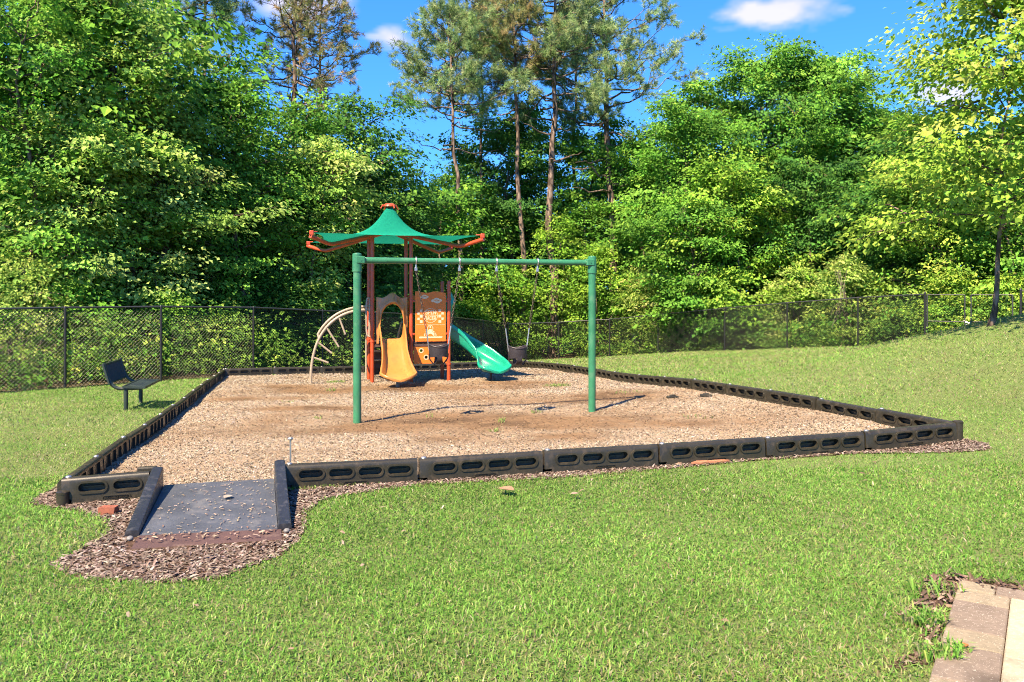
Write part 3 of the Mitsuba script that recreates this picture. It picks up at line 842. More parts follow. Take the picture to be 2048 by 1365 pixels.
def bucket(center, z, lab, h0, h1):
    k = thing('bucket_swing', lab, 'swing', 'bucket swings hanging from the swing frame')
    o = np.array([*center, z])

    def w(m, name, bs, smooth=40):
        return put(k, name, mikit.ply(mapped(m, RS, o), bs, smooth=smooth))
    # rubber shell: local x along the bar, y away from the viewer, z up; seat bottom at 0, rim about .28
    a0, b0 = .145, .13
    rows = []
    th = np.linspace(0, 2 * PI, 41)[:-1]
    top = .275 + .018 * np.cos(2 * th)
    low = .112 - .01 * np.cos(2 * th)
    for t in np.linspace(0, 1, 6):
        sc = 1 - .07 * t ** 2
        rows.append(np.stack([np.cos(th) * a0 * sc, np.sin(th) * b0 * sc, top + (low - top) * t], 1))
    inner = [np.stack([r[:, 0] * .93, r[:, 1] * .93, r[:, 2]], 1) for r in rows[::-1]]
    w(loft(np.array(rows + inner + rows[:1]), closed=True), 'shell', 'm_rubber')
    # rim roll
    ring = np.stack([np.cos(th) * a0 * .985, np.sin(th) * b0 * .985, top + .002], 1)
    w(tube(np.vstack([ring, ring[:2]]), .011, 8, caps=False), 'rim', 'm_rubber')
    # crotch piece: straps down front and back to the seat pan
    prof = curve([(0, -b0 * .93, .16), (0, -b0 * .92, .07), (0, -b0 * .55, .012), (0, 0, 0), (0, b0 * .55, .012), (0, b0 * .92, .07), (0, b0 * .93, .16)], 22)
    wd = .036 + .03 * np.exp(-((np.linspace(-1, 1, 22)) / .45) ** 2)
    rows = [[p + np.array([s * ww, 0, .012 * abs(s) ** 2]) for s in np.linspace(-1, 1, 7)] for p, ww in zip(prof, wd)]
    w(thick(np.array(rows), np.array([0, 0, .014])), 'crotch_strap', 'm_rubber')
    for s in (-1, 1):
        loop = curve([(s * a0 * .97, -.02, .16), (s * a0 * .93, 0, .09), (s * a0 * .6, 0, .022), (s * .05, 0, .004)], 14)
        w(tube(loop, .011, 8), 'side_strap', 'm_steel' if False else 'm_rubber')
    for h, s in ((h0, -1), (h1, 1)):
        # hanger on the bar, chain, and coated lower link to the rim
        hb = np.array([*h, BZ])
        hang = cat(tube(np.array([hb + np.array([*(sn * math.cos(t) * .05), math.sin(t) * .05]) for t in np.linspace(0, 2 * PI, 17)]), .011, 8), tube([hb + [0, 0, -.05], hb + [0, 0, -.10]], .014, 8),
                   mapped(box(-.022, .022, -.012, .012, -.15, -.095, .006), RS, hb))
        put(k, 'hanger', mikit.ply(hang, 'm_steel', smooth=30))
        p0 = hb + np.array([0, 0, -.15])
        p1 = o + RS @ np.array([s * a0 * .96, 0, .27])
        d = p1 - p0
        Ln = np.linalg.norm(d)
        d /= Ln
        n = int((Ln - .26) / .043)
        put(k, 'chain', mikit.ply(cat(*[link_mesh(p0 + d * (.022 + i * .043), d, (i % 2) * PI / 2) for i in range(n)]), 'm_chain', smooth=True))
        put(k, 'link_rod', mikit.ply(tube([p0 + d * (n * .043 + .005), p1 + [0, 0, -.06]], .010, 8), 'm_steel', smooth=30))


hl, hr = on_bar(877), on_bar(1035)
bz1 = EYE - (729 - HOR) / F * hl[1]
bz2 = EYE - (731 - HOR) / F * hr[1]
bucket(hl, bz1, 'black bucket swing on chains, the one before the play structure', on_bar(832), on_bar(919))
bucket(hr, bz2, 'black bucket swing on chains, the one to the right beside the teal slide', on_bar(993), on_bar(1075))

# ------------------------------------------------------------------ play structure
PO = np.array([-3.15, 18.35])
PG = float(gz(-2.8, 18.9)) + .03
RP = np.array([[U2[0], V2[0], 0], [U2[1], V2[1], 0], [0, 0, 1]])
W = .875
PT = 1.75 - PG                                                     # eye level above the structure's ground
ps = thing('play_structure', 'red post play structure with green canopy, yellow and teal slides and orange panels', 'playground structure')


def pp(m, name, bs, smooth=40, label=None, parent=None):
    return put(parent or ps, name, mikit.ply(mapped(m, RP, (*PO, PG)), bs, smooth=smooth), label)


corners = [(0, 0), (W, 0), (0, W), (W, W)]
for x, y in corners:
    pp(tube([(x, y, -.3), (x, y, 3.36)], .044, 20), 'tall_post', 'm_red')
for x, y in ((2 * W, 0), (2 * W, W)):
    k = pp(tube([(x, y, -.3), (x, y, 2.30)], .044, 20), 'short_post', 'm_red')
    pp(mapped(lathe([(.047, -.03), (.047, .0), (.035, .02), (.001, .028)], 20), np.eye(3), (x, y, 2.30)), 'post_cap', 'm_red', parent=None)
for x, y in corners + [(2 * W, 0), (2 * W, W)]:
    for z in (.95, 1.0 + .9) + ((.40,) if x > W else (.96 + .02,) if False else ()):
        pp(mapped(lathe([(.045, -.025), (.054, -.022), (.054, .022), (.045, .025)], 18), np.eye(3), (x, y, z)), 'clamp_ring', 'm_red')
# decks
DZ = .93
for x0 in (0, W):
    pp(box(x0 + .03, x0 + W - .03, .03, W - .03, DZ - .05, DZ, .01), 'deck', 'm_deck')
    pp(box(x0 + .05, x0 + W - .05, -.012, .022, DZ - .11, DZ - .055), 'deck_beam', 'm_deck')
    pp(box(x0 + .05, x0 + W - .05, W - .022, W + .012, DZ - .11, DZ - .055), 'deck_beam', 'm_deck')
# canopy arms, hub, cap, fabric
cc = np.array([W / 2, W / 2])
hub_z, elb_z, tip_z = PT + 1.42, PT + 1.03, PT + 1.16
for sx_, sy_ in ((-1, -1), (1, -1), (-1, 1), (1, 1)):
    dg = np.array([sx_, sy_]) / math.sqrt(2)
    pts = [(*(cc + dg * r), z) for r, z in ((.06, hub_z), (.6, hub_z - .12), (1.2, hub_z - .243), (1.85, hub_z - .376), (1.93, hub_z - .389), (2.0, elb_z + .004), (2.07, elb_z + .012), (2.3, elb_z + .065), (2.57, tip_z))]
    kk = pp(tube(pts, .044, 16), 'canopy_arm', 'm_red')
    e = np.array([*(cc + dg * 2.54), tip_z])
    pp(cat(box(e[0] - .045, e[0] + .045, e[1] - .045, e[1] + .045, e[2] + .02, e[2] + .12, .01), tube([e + [0, 0, .09], e + np.array([*(-dg * .16), .10])], .014, 8)), 'end_bracket', 'm_red', parent=None)
pp(mapped(lathe([(.001, -.09), (.10, -.09), (.12, -.03), (.10, .03), (.001, .03)], 16), np.eye(3), (*cc, hub_z)), 'hub', 'm_deck')
pp(tube([(*cc, hub_z), (*cc, PT + 2.0)], .035, 12), 'mast', 'm_red')
n = 49
aa = np.linspace(-1, 1, n)
Ag, Bg = np.meshgrid(aa, aa, indexing='ij')
S = 1.76
kb = .15
X = cc[0] + S * Ag * (1 - kb * (1 - Bg ** 2))
Y = cc[1] + S * Bg * (1 - kb * (1 - Ag ** 2))
rn = np.clip((np.abs(Ag) ** 3.2 + np.abs(Bg) ** 3.2) ** (1 / 3.2), 0, 1)
rn = np.clip(rn - .06, 0, 1) / .94
kq = 3.7
apex = PT + 1.99
base = tip_z + .10 + .0 * rn
Z = base - .02 + (apex - base) * (np.exp(-kq * rn) - math.exp(-kq)) / (1 - math.exp(-kq)) - .03 * np.clip(rn - .6, 0, 1) * (1 - np.minimum(1, np.abs(Ag * Bg) * 1.3))
pp(loft(np.stack([X, Y, Z], -1)), 'canopy', 'm_fabric', smooth=50, label='green fabric tent canopy')
pp(mapped(lathe([(.001, -.01), (.12, -.03), (.155, -.014), (.145, .022), (.095, .055), (.04, .068), (.001, .07)], 26), np.eye(3), (*cc, apex + .02)), 'canopy_cap', 'm_red')
for t in (0.4, 1.97, 3.54, 5.11):
    q = np.array([math.cos(t), math.sin(t)]) * .17
    pp(tube([(*(cc + q), apex + .05), (*(cc + q * 1.35), apex - .05)], .016, 8), 'cap_clip', 'm_red')


# ---- slide hood: arch shaped moulding between two posts
def hood_rows(w=.70, z0=.90, zt=1.95, hump=.10, ow=.50, oz=1.79, nose=.17):
    """outer and inner outline from lower left over the top to lower right; x across, y out of the wall, z up"""
    rows = []
    n = 41
    ts = np.linspace(0, 1, n)
    outer, inner = [], []
    for t in ts:
        if t < .3:
            k = t / .3
            outer.append((-w / 2, z0 + (zt - z0) * k))
        elif t > .7:
            k = (1 - t) / .3
            outer.append((w / 2, z0 + (zt - z0) * k))
        else:
            k = (t - .3) / .4
            x = -w / 2 + w * k
            outer.append((x, zt - .025 * math.exp(-((abs(x) - .22) / .08) ** 2) + hump * math.exp(-(x / .115) ** 2)))
        an = PI * (1 - t)
        if t < .2 or t > .8:
            sgn = -1 if t < .5 else 1
            k = min(t, 1 - t) / .2
            inner.append((sgn * (ow / 2 + .045 - .045 * k), z0 + (oz - .42 - z0) * k))
        else:
            an = PI * (1 - (t - .2) / .6)
            inner.append((ow / 2 * math.cos(an), oz - .42 + .42 * max(0.0, math.sin(an)) ** .9))
    outer, inner = np.array(outer), np.array(inner)
    for s in np.linspace(0, 1, 13):
        c = outer + (inner - outer) * s
        topness = np.exp(-(c[:, 0] / .17) ** 2) * np.clip((c[:, 1] - 1.35) / .45, 0, 1)
        rim = np.exp(-((s - .9) / .35) ** 2)
        y = -.02 - .075 * rim * np.clip((c[:, 1] - .95) / .5, .3, 1) - nose * topness * (.35 + .65 * math.sin(PI * min(1, s * .62 + .22)))
        rows.append(np.stack([c[:, 0], y, c[:, 1]], 1))
    return np.array(rows)


def bed_rows(path, hws, walls, wts=None):
    """slide bed: sections across the path; flat floor, rounded walls, lip rolled outwards"""
    p = np.asarray(path, float)
    t = np.gradient(p, axis=0)
    t[:, 2] = 0
    t /= np.linalg.norm(t, axis=1, keepdims=True)
    side = np.stack([t[:, 1], -t[:, 0], t[:, 2] * 0], 1)
    qs = [(-1.16, .80), (-1.15, .95), (-1.10, 1.03), (-1.03, 1.0), (-.99, .85), (-.965, .55), (-.91, .25), (-.80, .07), (-.6, .012), (-.3, 0), (0, 0)]
    qs = qs + [(-a, b) for a, b in qs[-2::-1]]
    return np.array([[c + s * (h * a) + np.array([0, 0, wl * b]) for a, b in qs] for c, s, h, wl in zip(p, side, hws, walls)])


def slide(path, hw, wall, n=40, end=.2):
    """round the end off and thicken"""
    p = curve(path, n)
    k = np.linspace(0, 1, n)
    h, wl = np.interp(k, np.linspace(0, 1, len(hw)), hw), np.interp(k, np.linspace(0, 1, len(wall)), wall)
    # rounded toe: extra stations with shrinking half width
    d = p[-1] - p[-2]
    d = d / np.linalg.norm(d)
    d[2] = 0
    ex, eh, ew = [], [], []
    for a in np.linspace(0, PI / 2, 9)[1:]:
        ex.append(p[-1] + d * end * math.sin(a) + np.array([0, 0, -.035 * (1 - math.cos(a))]))
        eh.append(h[-1] * max(.05, math.cos(a) ** .72))
        ew.append(wl[-1] * (.15 + .85 * math.cos(a)))
    p, h, wl = np.vstack([p, ex]), np.concatenate([h, eh]), np.concatenate([wl, ew])
    return thick(bed_rows(p, h, wl), np.array([0, 0, -.028]))


hr_ = hood_rows()
hr_[..., 0] += W / 2
pp(thick(hr_, np.array([0, .03, 0])), 'slide_hood', 'm_yellow', smooth=45, label='caramel yellow arch over the slide entrance')
y1 = slide([(W / 2, .06, 1.0), (W / 2, -.08, .97), (W / 2 + .0, -.35, .78), (W / 2, -.62, .52), (W / 2, -.86, .34), (W / 2, -1.08, .25), (W / 2, -1.22, .235)],
           [.265, .262, .255, .25, .275, .32, .345], [.36, .36, .33, .29, .26, .19, .12], end=.26)
sl1 = pp(y1, 'slide', 'm_yellow', smooth=45, label='short yellow slide with a wide rounded foot')
pp(tube([(W / 2, -1.1, -.1), (W / 2, -1.1, .2)], .04, 12), 'slide_leg', 'm_tan', parent=None)
# teal slide, curving towards the front
t1 = slide([(2 * W - .04, .44, 1.0), (2 * W + .14, .45, .95), (2 * W + .40, .42, .80), (2 * W + .64, .33, .63), (2 * W + .85, .16, .46), (2 * W + .98, -.06, .32), (2 * W + 1.03, -.26, .255)],
           [.23, .225, .225, .235, .265, .33, .36], [.36, .35, .33, .30, .28, .21, .13], end=.26)
sl2 = pp(t1, 'slide', 'm_teal', smooth=45, label='teal slide curving down to the right')
pp(tube([(2 * W + .97, -.12, -.1), (2 * W + .97, -.12, .28)], .03, 12), 'slide_leg', 'm_deck', parent=None)
h2 = hood_rows()
h2 = np.stack([2 * W - h2[..., 1], W / 2 + h2[..., 0], h2[..., 2]], -1)
pp(thick(h2, np.array([-.03, 0, 0])), 'slide_hood', 'm_teal', smooth=45, label='teal arch over the entrance of the curved slide')

# ---- orange panels with print
zb, zt_ = .93, 2.06
xl, xr = W + .09, 2 * W - .075
wave = [(xl + (xr - xl) * t, zt_ + .018 * math.sin(t * 2 * PI * 1.6 + 1.0)) for t in np.linspace(0, 1, 25)]
panel = Polygon([(xl, zb), (xr, zb)] + wave[::-1])
XZ = [[1, 0, 0], [0, 0, -1], [0, 1, 0]]                              # lay a drawing (x, z) upright, facing the viewer
pn = pp(mapped(poly_prism(panel.buffer(-.012).buffer(.012), .02), XZ, (0, -.01, 0)), 'game_panel', 'm_orange', smooth=30, label='orange panel with a round racing emblem, clouds and a racing driver')
FY = -.03


def pr(poly, name='print', parent=None, depth=.003):
    put(parent or pn, name, mikit.ply(mapped(mapped(poly_prism(poly, depth), XZ, (0, FY, 0)), RP, (*PO, PG)), 'm_print'))


pw = xr - xl
cxp = (xl + xr) / 2 + .0


def X_(f):
    return xl + pw * f


def Zp(f):
    return zb + (zt_ - zb) * f


def text(tx, height, cx, cz, width):
    t = meshkit.text_mesh(tx, height, .004, bold=True)
    v, f = np.array(t.vertices), np.array(t.faces)
    v[:, 0] = (v[:, 0] - v[:, 0].mean() * 0 - v[:, 0].min()) / (v[:, 0].max() - v[:, 0].min()) * width - width / 2 + cx
    v[:, 1] = (v[:, 1] - v[:, 1].min()) / (v[:, 1].max() - v[:, 1].min()) * height - height / 2 + cz
    return v, f


c0 = (X_(.5), Zp(.525))
oval = shapely.affinity.scale(Point(c0).buffer(1, 24), .165, .165)
pr(oval.difference(shapely.affinity.scale(oval, .94, .94)).union(LineString([(c0[0] - .15, c0[1] + .012), (c0[0] + .15, c0[1] + .005)]).buffer(.004)), 'emblem_ring')
put(pn, 'lettering', mikit.ply(mapped(mapped(cat(text('SPIN', .108, c0[0], c0[1] + .075, .245), text('RACER', .095, c0[0], c0[1] - .06, .255)), XZ, (0, FY, 0)), RP, (*PO, PG)), 'm_print'))
for side in (-1, 1):
    sq = []
    for rr_ in range(5):
        for c_ in range(2):
            if (rr_ + c_) % 2 == 0:
                x0 = c0[0] + side * (.215 + c_ * .062)
                z0 = c0[1] + .11 - rr_ * .062
                a = .031 + (-.004 if c_ else 0)
                if abs(x0 - cxp) + a < pw / 2 - .004:
                    sq.append(shapely.box(x0 - a, z0 - a, x0 + a, z0 + a).buffer(-.004).buffer(.004))
    pr(shapely.union_all(sq), 'check_pattern')
for cx_, cz_, s_ in ((X_(.30), Zp(.905), .095), (X_(.70), Zp(.83), .125)):
    cl = shapely.union_all([shapely.affinity.scale(Point(cx_ + a * s_, cz_ + b * s_).buffer(1, 10), s_ * r, s_ * r * .55) for a, b, r in ((-.55, -.05, .5), (.0, .18, .55), (.5, .0, .5), (.1, -.2, .6))])
    cl = cl.difference(LineString([(cx_ - s_ * .4, cz_ - .01), (cx_, cz_ + .012), (cx_ + s_ * .5, cz_ - .004)]).buffer(.007))
    pr(cl, 'cloud_print')
# seam, driver in a car seen from the front
pr(LineString([(xl + .03, Zp(.345)), (X_(.4), Zp(.34)), (X_(.6), Zp(.34)), (xr - .03, Zp(.345))]).buffer(.003), 'seam_line')
hx, hz = X_(.49), Zp(.235)
helmet = shapely.affinity.scale(Point(hx, hz + .03).buffer(1, 14), .068, .085)
helmet = helmet.difference(shapely.affinity.scale(helmet, .82, .84)).union(shapely.box(hx - .014, hz + .04, hx + .014, hz + .09)).union(Polygon([(hx - .04, hz + .015), (hx + .04, hz + .015), (hx + .012, hz - .045), (hx - .012, hz - .045)]))
arch_ = Point(hx, hz - .15).buffer(.145, 16).intersection(shapely.box(hx - .2, hz - .14, hx + .2, hz + .1))
arch_ = arch_.difference(Point(hx, hz - .16).buffer(.07, 16)).difference(shapely.box(hx - .115, hz - .15, hx - .095, hz - .05)).difference(shapely.box(hx + .095, hz - .15, hx + .115, hz - .05)).difference(Point(hx, hz - .15).buffer(.125).difference(Point(hx, hz - .15).buffer(.115)))
pr(helmet.union(arch_), 'driver_print')
pr(shapely.box(X_(.13), Zp(.068), X_(.88), Zp(.1)), 'base_line')
# lower panel with two bubbles
lp = shapely.box(W + .06, .42, 2 * W - .05, .865).buffer(-.02).buffer(.02)
hz_ = [(W + .235, .72, .035), (W + .35, .565, .038)]
for hx_, hzz, r in hz_:
    lp = lp.difference(Point(hx_, hzz).buffer(r, 12))
lpk = pp(mapped(poly_prism(lp, .02), XZ, (0, .02, 0)), 'lower_panel', 'm_orange', smooth=30, label='low orange panel with two ringed holes')
for hx_, hzz, r in hz_:
    put(lpk, 'hole_ring', mikit.ply(mapped(mapped(poly_prism(Point(hx_, hzz).buffer(r + .022, 14).difference(Point(hx_, hzz).buffer(r, 14)), .012), XZ, (0, .008, 0)), RP, (*PO, PG)), 'm_print'))
# rear barrier panel of the first deck in orange seen as a strip by the post
pp(mapped(poly_prism(shapely.box(W + .06, .95, 2 * W - .06, 1.98).difference(shapely.box(W + .2, 1.15, 2 * W - .2, 1.8).buffer(.03)), .02), XZ, (0, W + .01, 0)), 'rear_panel', 'm_orange')
# brackets with bolts on the panel edges
for x_ in (xl - .03, xr + .02):
    for z_ in (1.86, 1.10):
        pp(cat(box(x_ - .035, x_ + .03, -.025, .005, z_ - .025, z_ + .025, .006), tube([(x_, -.035, z_), (x_, -.02, z_)], .012, 8)), 'panel_bracket', 'm_red')

# ---- arch climber on the left, tan tube with spoke rungs
def arcp(th, k=1.0, yy=.28):
    c, s = math.cos(th), math.sin(th)
    ex = .82
    return np.array([-1.34 * k * abs(c) ** ex, yy, 1.66 * k * abs(s) ** ex])


ths = np.linspace(0, PI / 2, 26)
a1 = np.array([arcp(t) for t in ths])
a1[0, 2] = -.2
pp(tube(a1, .032, 12), 'climber_arch', 'm_tan')
a2 = np.array([arcp(t, 1.045) + np.array([0, .03, 0]) for t in np.linspace(.62, PI / 2, 18)])
a2 = np.vstack([arcp(.58), a2])
pp(tube(a2, .029, 12), 'climber_rail', 'm_tan')
a3 = np.array([arcp(t) + np.array([.02, .30, 0]) for t in np.linspace(.95, PI / 2, 14)])
pp(tube(a3, .022, 12), 'climber_rail', 'm_tan')
for th, L_, an in ((.29, .36, -.36), (.52, .40, -.68), (.80, .52, -1.02), (1.08, .42, -1.22)):
    p = arcp(th)
    q_ = p + np.array([math.cos(an) * L_, -.02, math.sin(an) * L_])
    pp(tube([p, q_], .023, 10), 'climber_rung', 'm_tan')
pp(tube([(0 - .05, .06, 1.9), (0 - .06, .06, 1.05)], .025, 10), 'grab_bar', 'm_tan')
pp(tube(curve([(-.05, .05, 1.92), (-.12, .05, 1.85), (-.12, .05, 1.15), (-.05, .05, 1.05)], 14), .02, 8), 'grab_bar', 'm_tan')
# ---- transfer steps behind, with tan rails
for s_, (y0, z0) in enumerate(((W + .06, .66), (W + .48, .42), (W + .90, .22))):
    pp(box(.06, W - .06, y0, y0 + .40, z0 - .045, z0, .01), 'transfer_step', 'm_deck')
    pp(box(.06, W - .06, y0 + .36, y0 + .40, z0 - .24, z0 - .05), 'step_riser', 'm_deck')
for x_ in (.02, W - .08):
    pp(tube(curve([(x_, W + .95, -.1), (x_, W + .95, .80), (x_, W + .85, .95), (x_, W + .5, 1.15), (x_, W + .1, 1.35)], 20), .026, 10), 'handrail', 'm_tan')
for x_ in (.06, W - .06):
    for y_ in (W + .5, W + 1.25):
        pp(tube([(x_, y_, -.2), (x_, y_, .3)], .03, 10), 'step_leg', 'm_tan')
# rails below the first deck at the back, kick board
for z_ in (.52, .72):
    pp(tube([(.05, .06, z_), (.40, .30, z_)], .016, 8), 'ladder_bar', 'm_steel')

# ------------------------------------------------------------------ bench
BO = np.array([-6.66, 13.78])
ang = math.atan2(.975, -.215)
ax = np.array([math.cos(ang), math.sin(ang)])                       # along the bench, away from the viewer
fx = np.array([ax[1], -ax[0]])                                      # the way it faces (right)
RB = np.array([[fx[0], ax[0], 0], [fx[1], ax[1], 0], [0, 0, 1]])
bg = float(gz(*(BO + ax * .6)))
bn = thing('park_bench', 'dark green metal park bench with perforated seat and back on the left lawn', 'bench')


def bb(m, name, bs='m_bench', smooth=40, label=None):
    return put(bn, name, mikit.ply(mapped(m, RB, (*BO, bg)), bs, smooth=smooth), label)


for y_ in (.06, 1.16):
    bb(tube([(.10, y_, -.2), (.10, y_, .37)], .036, 14), 'leg')
    bb(tube(curve([(.36, y_, .385), (.15, y_, .385), (-.02, y_, .39), (-.13, y_, .47), (-.20, y_, .62), (-.25, y_, .82)], 26), .03, 12), 'side_frame')


def perforated(rows_fn, nu, nv, margin=.1):
    pass


def mesh_plate(w, L, th, bar=.013, pitch=.026):
    """an expanded metal plate: frame and a grid of thin bars; x across, y along"""
    ms = [box(0, w, 0, .022, -th, 0), box(0, w, L - .022, L, -th, 0), box(0, .022, .022, L - .022, -th, 0), box(w - .022, w, .022, L - .022, -th, 0)]
    s = pitch
    k = -w
    while k < L:
        for sgn in (1, -1):
            x0, x1 = 0.012, w - .012
            y0 = k if sgn > 0 else k + w
            y1 = y0 + sgn * (x1 - x0)
            # clip to the frame
            ta = [0.0, 1.0]
            for lim in (.012, L - .012):
                if (y0 - lim) * (y1 - lim) < 0:
                    tt = (lim - y0) / (y1 - y0)
                    inside_first = .012 <= y0 <= L - .012
                    if inside_first:
                        ta[1] = min(ta[1], tt)
                    elif .012 <= y1 <= L - .012 or (y0 < .012 and y1 > L - .012) or (y1 < .012 and y0 > L - .012):
                        if abs(y0 - lim) <= min(abs(y0 - .012), abs(y0 - L + .012)) + 1e-9:
                            ta[0] = max(ta[0], tt)
                        else:
                            ta[1] = min(ta[1], tt)
            ym0, ym1 = y0 + (y1 - y0) * ta[0], y0 + (y1 - y0) * ta[1]
            if ta[1] - ta[0] > .03 and min(ym0, ym1) > 0 and max(ym0, ym1) < L:
                a_, b_ = np.array([x0 + (x1 - x0) * ta[0], ym0, -.003 - th * .4]), np.array([x0 + (x1 - x0) * ta[1], ym1, -.003 - th * .4])
                ms.append(tube([a_, b_], bar / 2, 4, caps=False))
        k += s
    return cat(*ms)


seat = mesh_plate(.36, 1.24, .035)
v = seat[0].copy()
v[:, 0] += .06
v[:, 1] -= .01
v[:, 2] += .435 - .03 * np.sin(np.clip((v[:, 0] - .06) / .36, 0, 1) * PI) * .5
v[:, 2] -= np.clip(v[:, 0] - .36, 0, 1) * .35
bb((v, seat[1]), 'seat', smooth=30)
back = mesh_plate(.34, 1.24, .03)
v = back[0].copy()
t = v[:, 0] / .34
bb((np.stack([-.135 - .10 * t + v[:, 2] * .95, v[:, 1] - .01, .47 + .34 * t + .0 * v[:, 2]], 1), back[1]), 'backrest', smooth=30)

# ------------------------------------------------------------------ chain link fences
def fence(pts, name, label, H=1.83, wire=.0130, pitch=.062, end_posts=(0, -1)):
    k = thing(name, label, 'fence')
    pts = np.asarray(pts)
    n = len(pts)
    for i, p in enumerate(pts):
        big = i in (end_posts[0] % n, end_posts[1] % n)
        g = float(gz(*p))
        put(k, 'post', mikit.ply(cat(tube([(*p, g - .3), (*p, g + H + (.06 if big else .0))], .04 if big else .03, 12), mapped(lathe([(.045 if big else .034, -.03), (.045 if big else .034, 0), (.02, .03), (.001, .035)], 10), np.eye(3), (*p, g + H + (.06 if big else .0)))), 'm_fence', smooth=40))
    for i in range(n - 1):
        p, q_ = pts[i], pts[i + 1]
        a, b = np.array([*p, gz(*p) + H]), np.array([*q_, gz(*q_) + H])
        put(k, 'top_rail', mikit.ply(tube([a, b], .023, 10), 'm_rail', smooth=40))
        L = np.linalg.norm(q_ - p)
        ms = []
        h = H - .03
        s = pitch * math.sqrt(2)
        for sg in (1, -1):
            for c in np.arange(-h, L, s) if sg > 0 else np.arange(0, L + h, s):
                # x - sg*z = c
                x0, x1 = (c, c + h) if sg > 0 else (c - h, c)
                xa, xb = max(0, x0), min(L, x1)
                if xb - xa < .02:
                    continue
                za, zb_ = ((xa - c), (xb - c)) if sg > 0 else ((c - xa), (c - xb))
                P = p + (q_ - p) * xa / L
                Q = p + (q_ - p) * xb / L
                off = .004 * sg
                nrm = np.array([-(q_ - p)[1], (q_ - p)[0]]) / L * off
                ga, gb_ = gz(*p) + (gz(*q_) - gz(*p)) * xa / L, gz(*p) + (gz(*q_) - gz(*p)) * xb / L
                ms.append(tube([(*(P + nrm), ga + za + .01), (*(Q + nrm), gb_ + zb_ + .01)], wire / 2, 3, caps=False))
        put(k, 'wire_mesh', mikit.ply(cat(*ms), 'm_fence', smooth=False), kind='stuff')
    return k


fence(FENCE_L, 'chain_link_fence', 'black chain link fence running from the left behind the bench back into the corner')
fence(FENCE_R, 'chain_link_fence', 'black chain link fence along the right lawn, from the corner to the gate')
fence(FENCE_G, 'chain_link_fence', 'short run of black chain link fence beyond the gate behind the slope')
# gate of two leaves
gt = thing('double_gate', 'black chain link double gate half hidden by the grassy slope', 'gate')
ga, gb_ = GATE[0], GATE[1]
gd = (gb_ - ga) / np.linalg.norm(gb_ - ga)
GL = np.linalg.norm(gb_ - ga)
g0 = float(gz(*ga))
gz1 = 1.75 - (590 - HOR) / F * 28.0
for s0, s1 in ((.07, GL * .46), (GL * .53, GL - .05)):
    p, q_ = ga + gd * s0, ga + gd * s1
    rect = [(*p, gz1 - 1.75), (*p, gz1), (*q_, gz1), (*q_, gz1 - 1.75)]
    lf = put(gt, 'leaf_frame', mikit.ply(cat(tube([rect[0], rect[1]], .024, 10), tube([rect[1], rect[2]], .022, 10), tube([rect[2], rect[3]], .024, 10), tube([(*p, gz1 - .92), (*q_, gz1 - .92)], .02, 10), tube([rect[0], rect[3]], .022, 10)), 'm_rail', smooth=40))
    ms = []
    L = s1 - s0
    for sg in (1, -1):
        for c in np.arange(-1.75, L, .088) if sg > 0 else np.arange(0, L + 1.75, .088):
            x0, x1 = (c, c + 1.75) if sg > 0 else (c - 1.75, c)
            xa, xb = max(0, x0), min(L, x1)
            if xb - xa < .02:
                continue
            za, zb_ = ((xa - c), (xb - c)) if sg > 0 else ((c - xa), (c - xb))
            P, Q = p + gd * xa, p + gd * xb
            ms.append(tube([(*P, gz1 - 1.75 + za), (*Q, gz1 - 1.75 + zb_)], .004, 3, caps=False))
    put(gt, 'wire_mesh', mikit.ply(cat(*ms), 'm_fence'), kind='stuff')
m_ = ga + gd * GL * .495
put(gt, 'latch', mikit.ply(cat(tube([(*(m_ - gd * .12), gz1 - .88), (*(m_ + gd * .14), gz1 - 1.02)], .018, 8), tube([(*(m_ - gd * .1), gz1 - 1.05), (*(m_ + gd * .12), gz1 - .92)], .016, 8), tube([(*(m_ - gd * .08), gz1 - .95), (*(m_ + gd * .16), gz1 - .93)], .014, 8)), 'm_steel', smooth=30))

# ------------------------------------------------------------------ trees, shrubs
def norm(v):
    return v / (np.linalg.norm(v, axis=-1, keepdims=True) + 1e-9)


def leaves(rng, pos, tipdir, nrm, size, colors, wide=.78, fold=.22):
    """folded pointed leaves: four corners, two triangles"""
    t = norm(tipdir)
    s = norm(np.cross(nrm, t))
    n = np.cross(t, s)
    L, Wd = size[:, None], (size * wide * rng.uniform(.8, 1.2, len(size)))[:, None]
    a = pos
    b = pos + t * L * .45 + s * Wd * .5 + n * L * fold * .5
    c = pos + t * L - n * L * fold * .4
    d = pos + t * L * .45 - s * Wd * .5 + n * L * fold * .5
    v = np.stack([a, b, c, d], 1)
    f = np.array([[0, 1, 2], [0, 2, 3]])
    return v.reshape(-1, 3), (f[None] + (np.arange(len(pos)) * 4)[:, None, None]).reshape(-1, 3), np.repeat(colors, 4, 0)


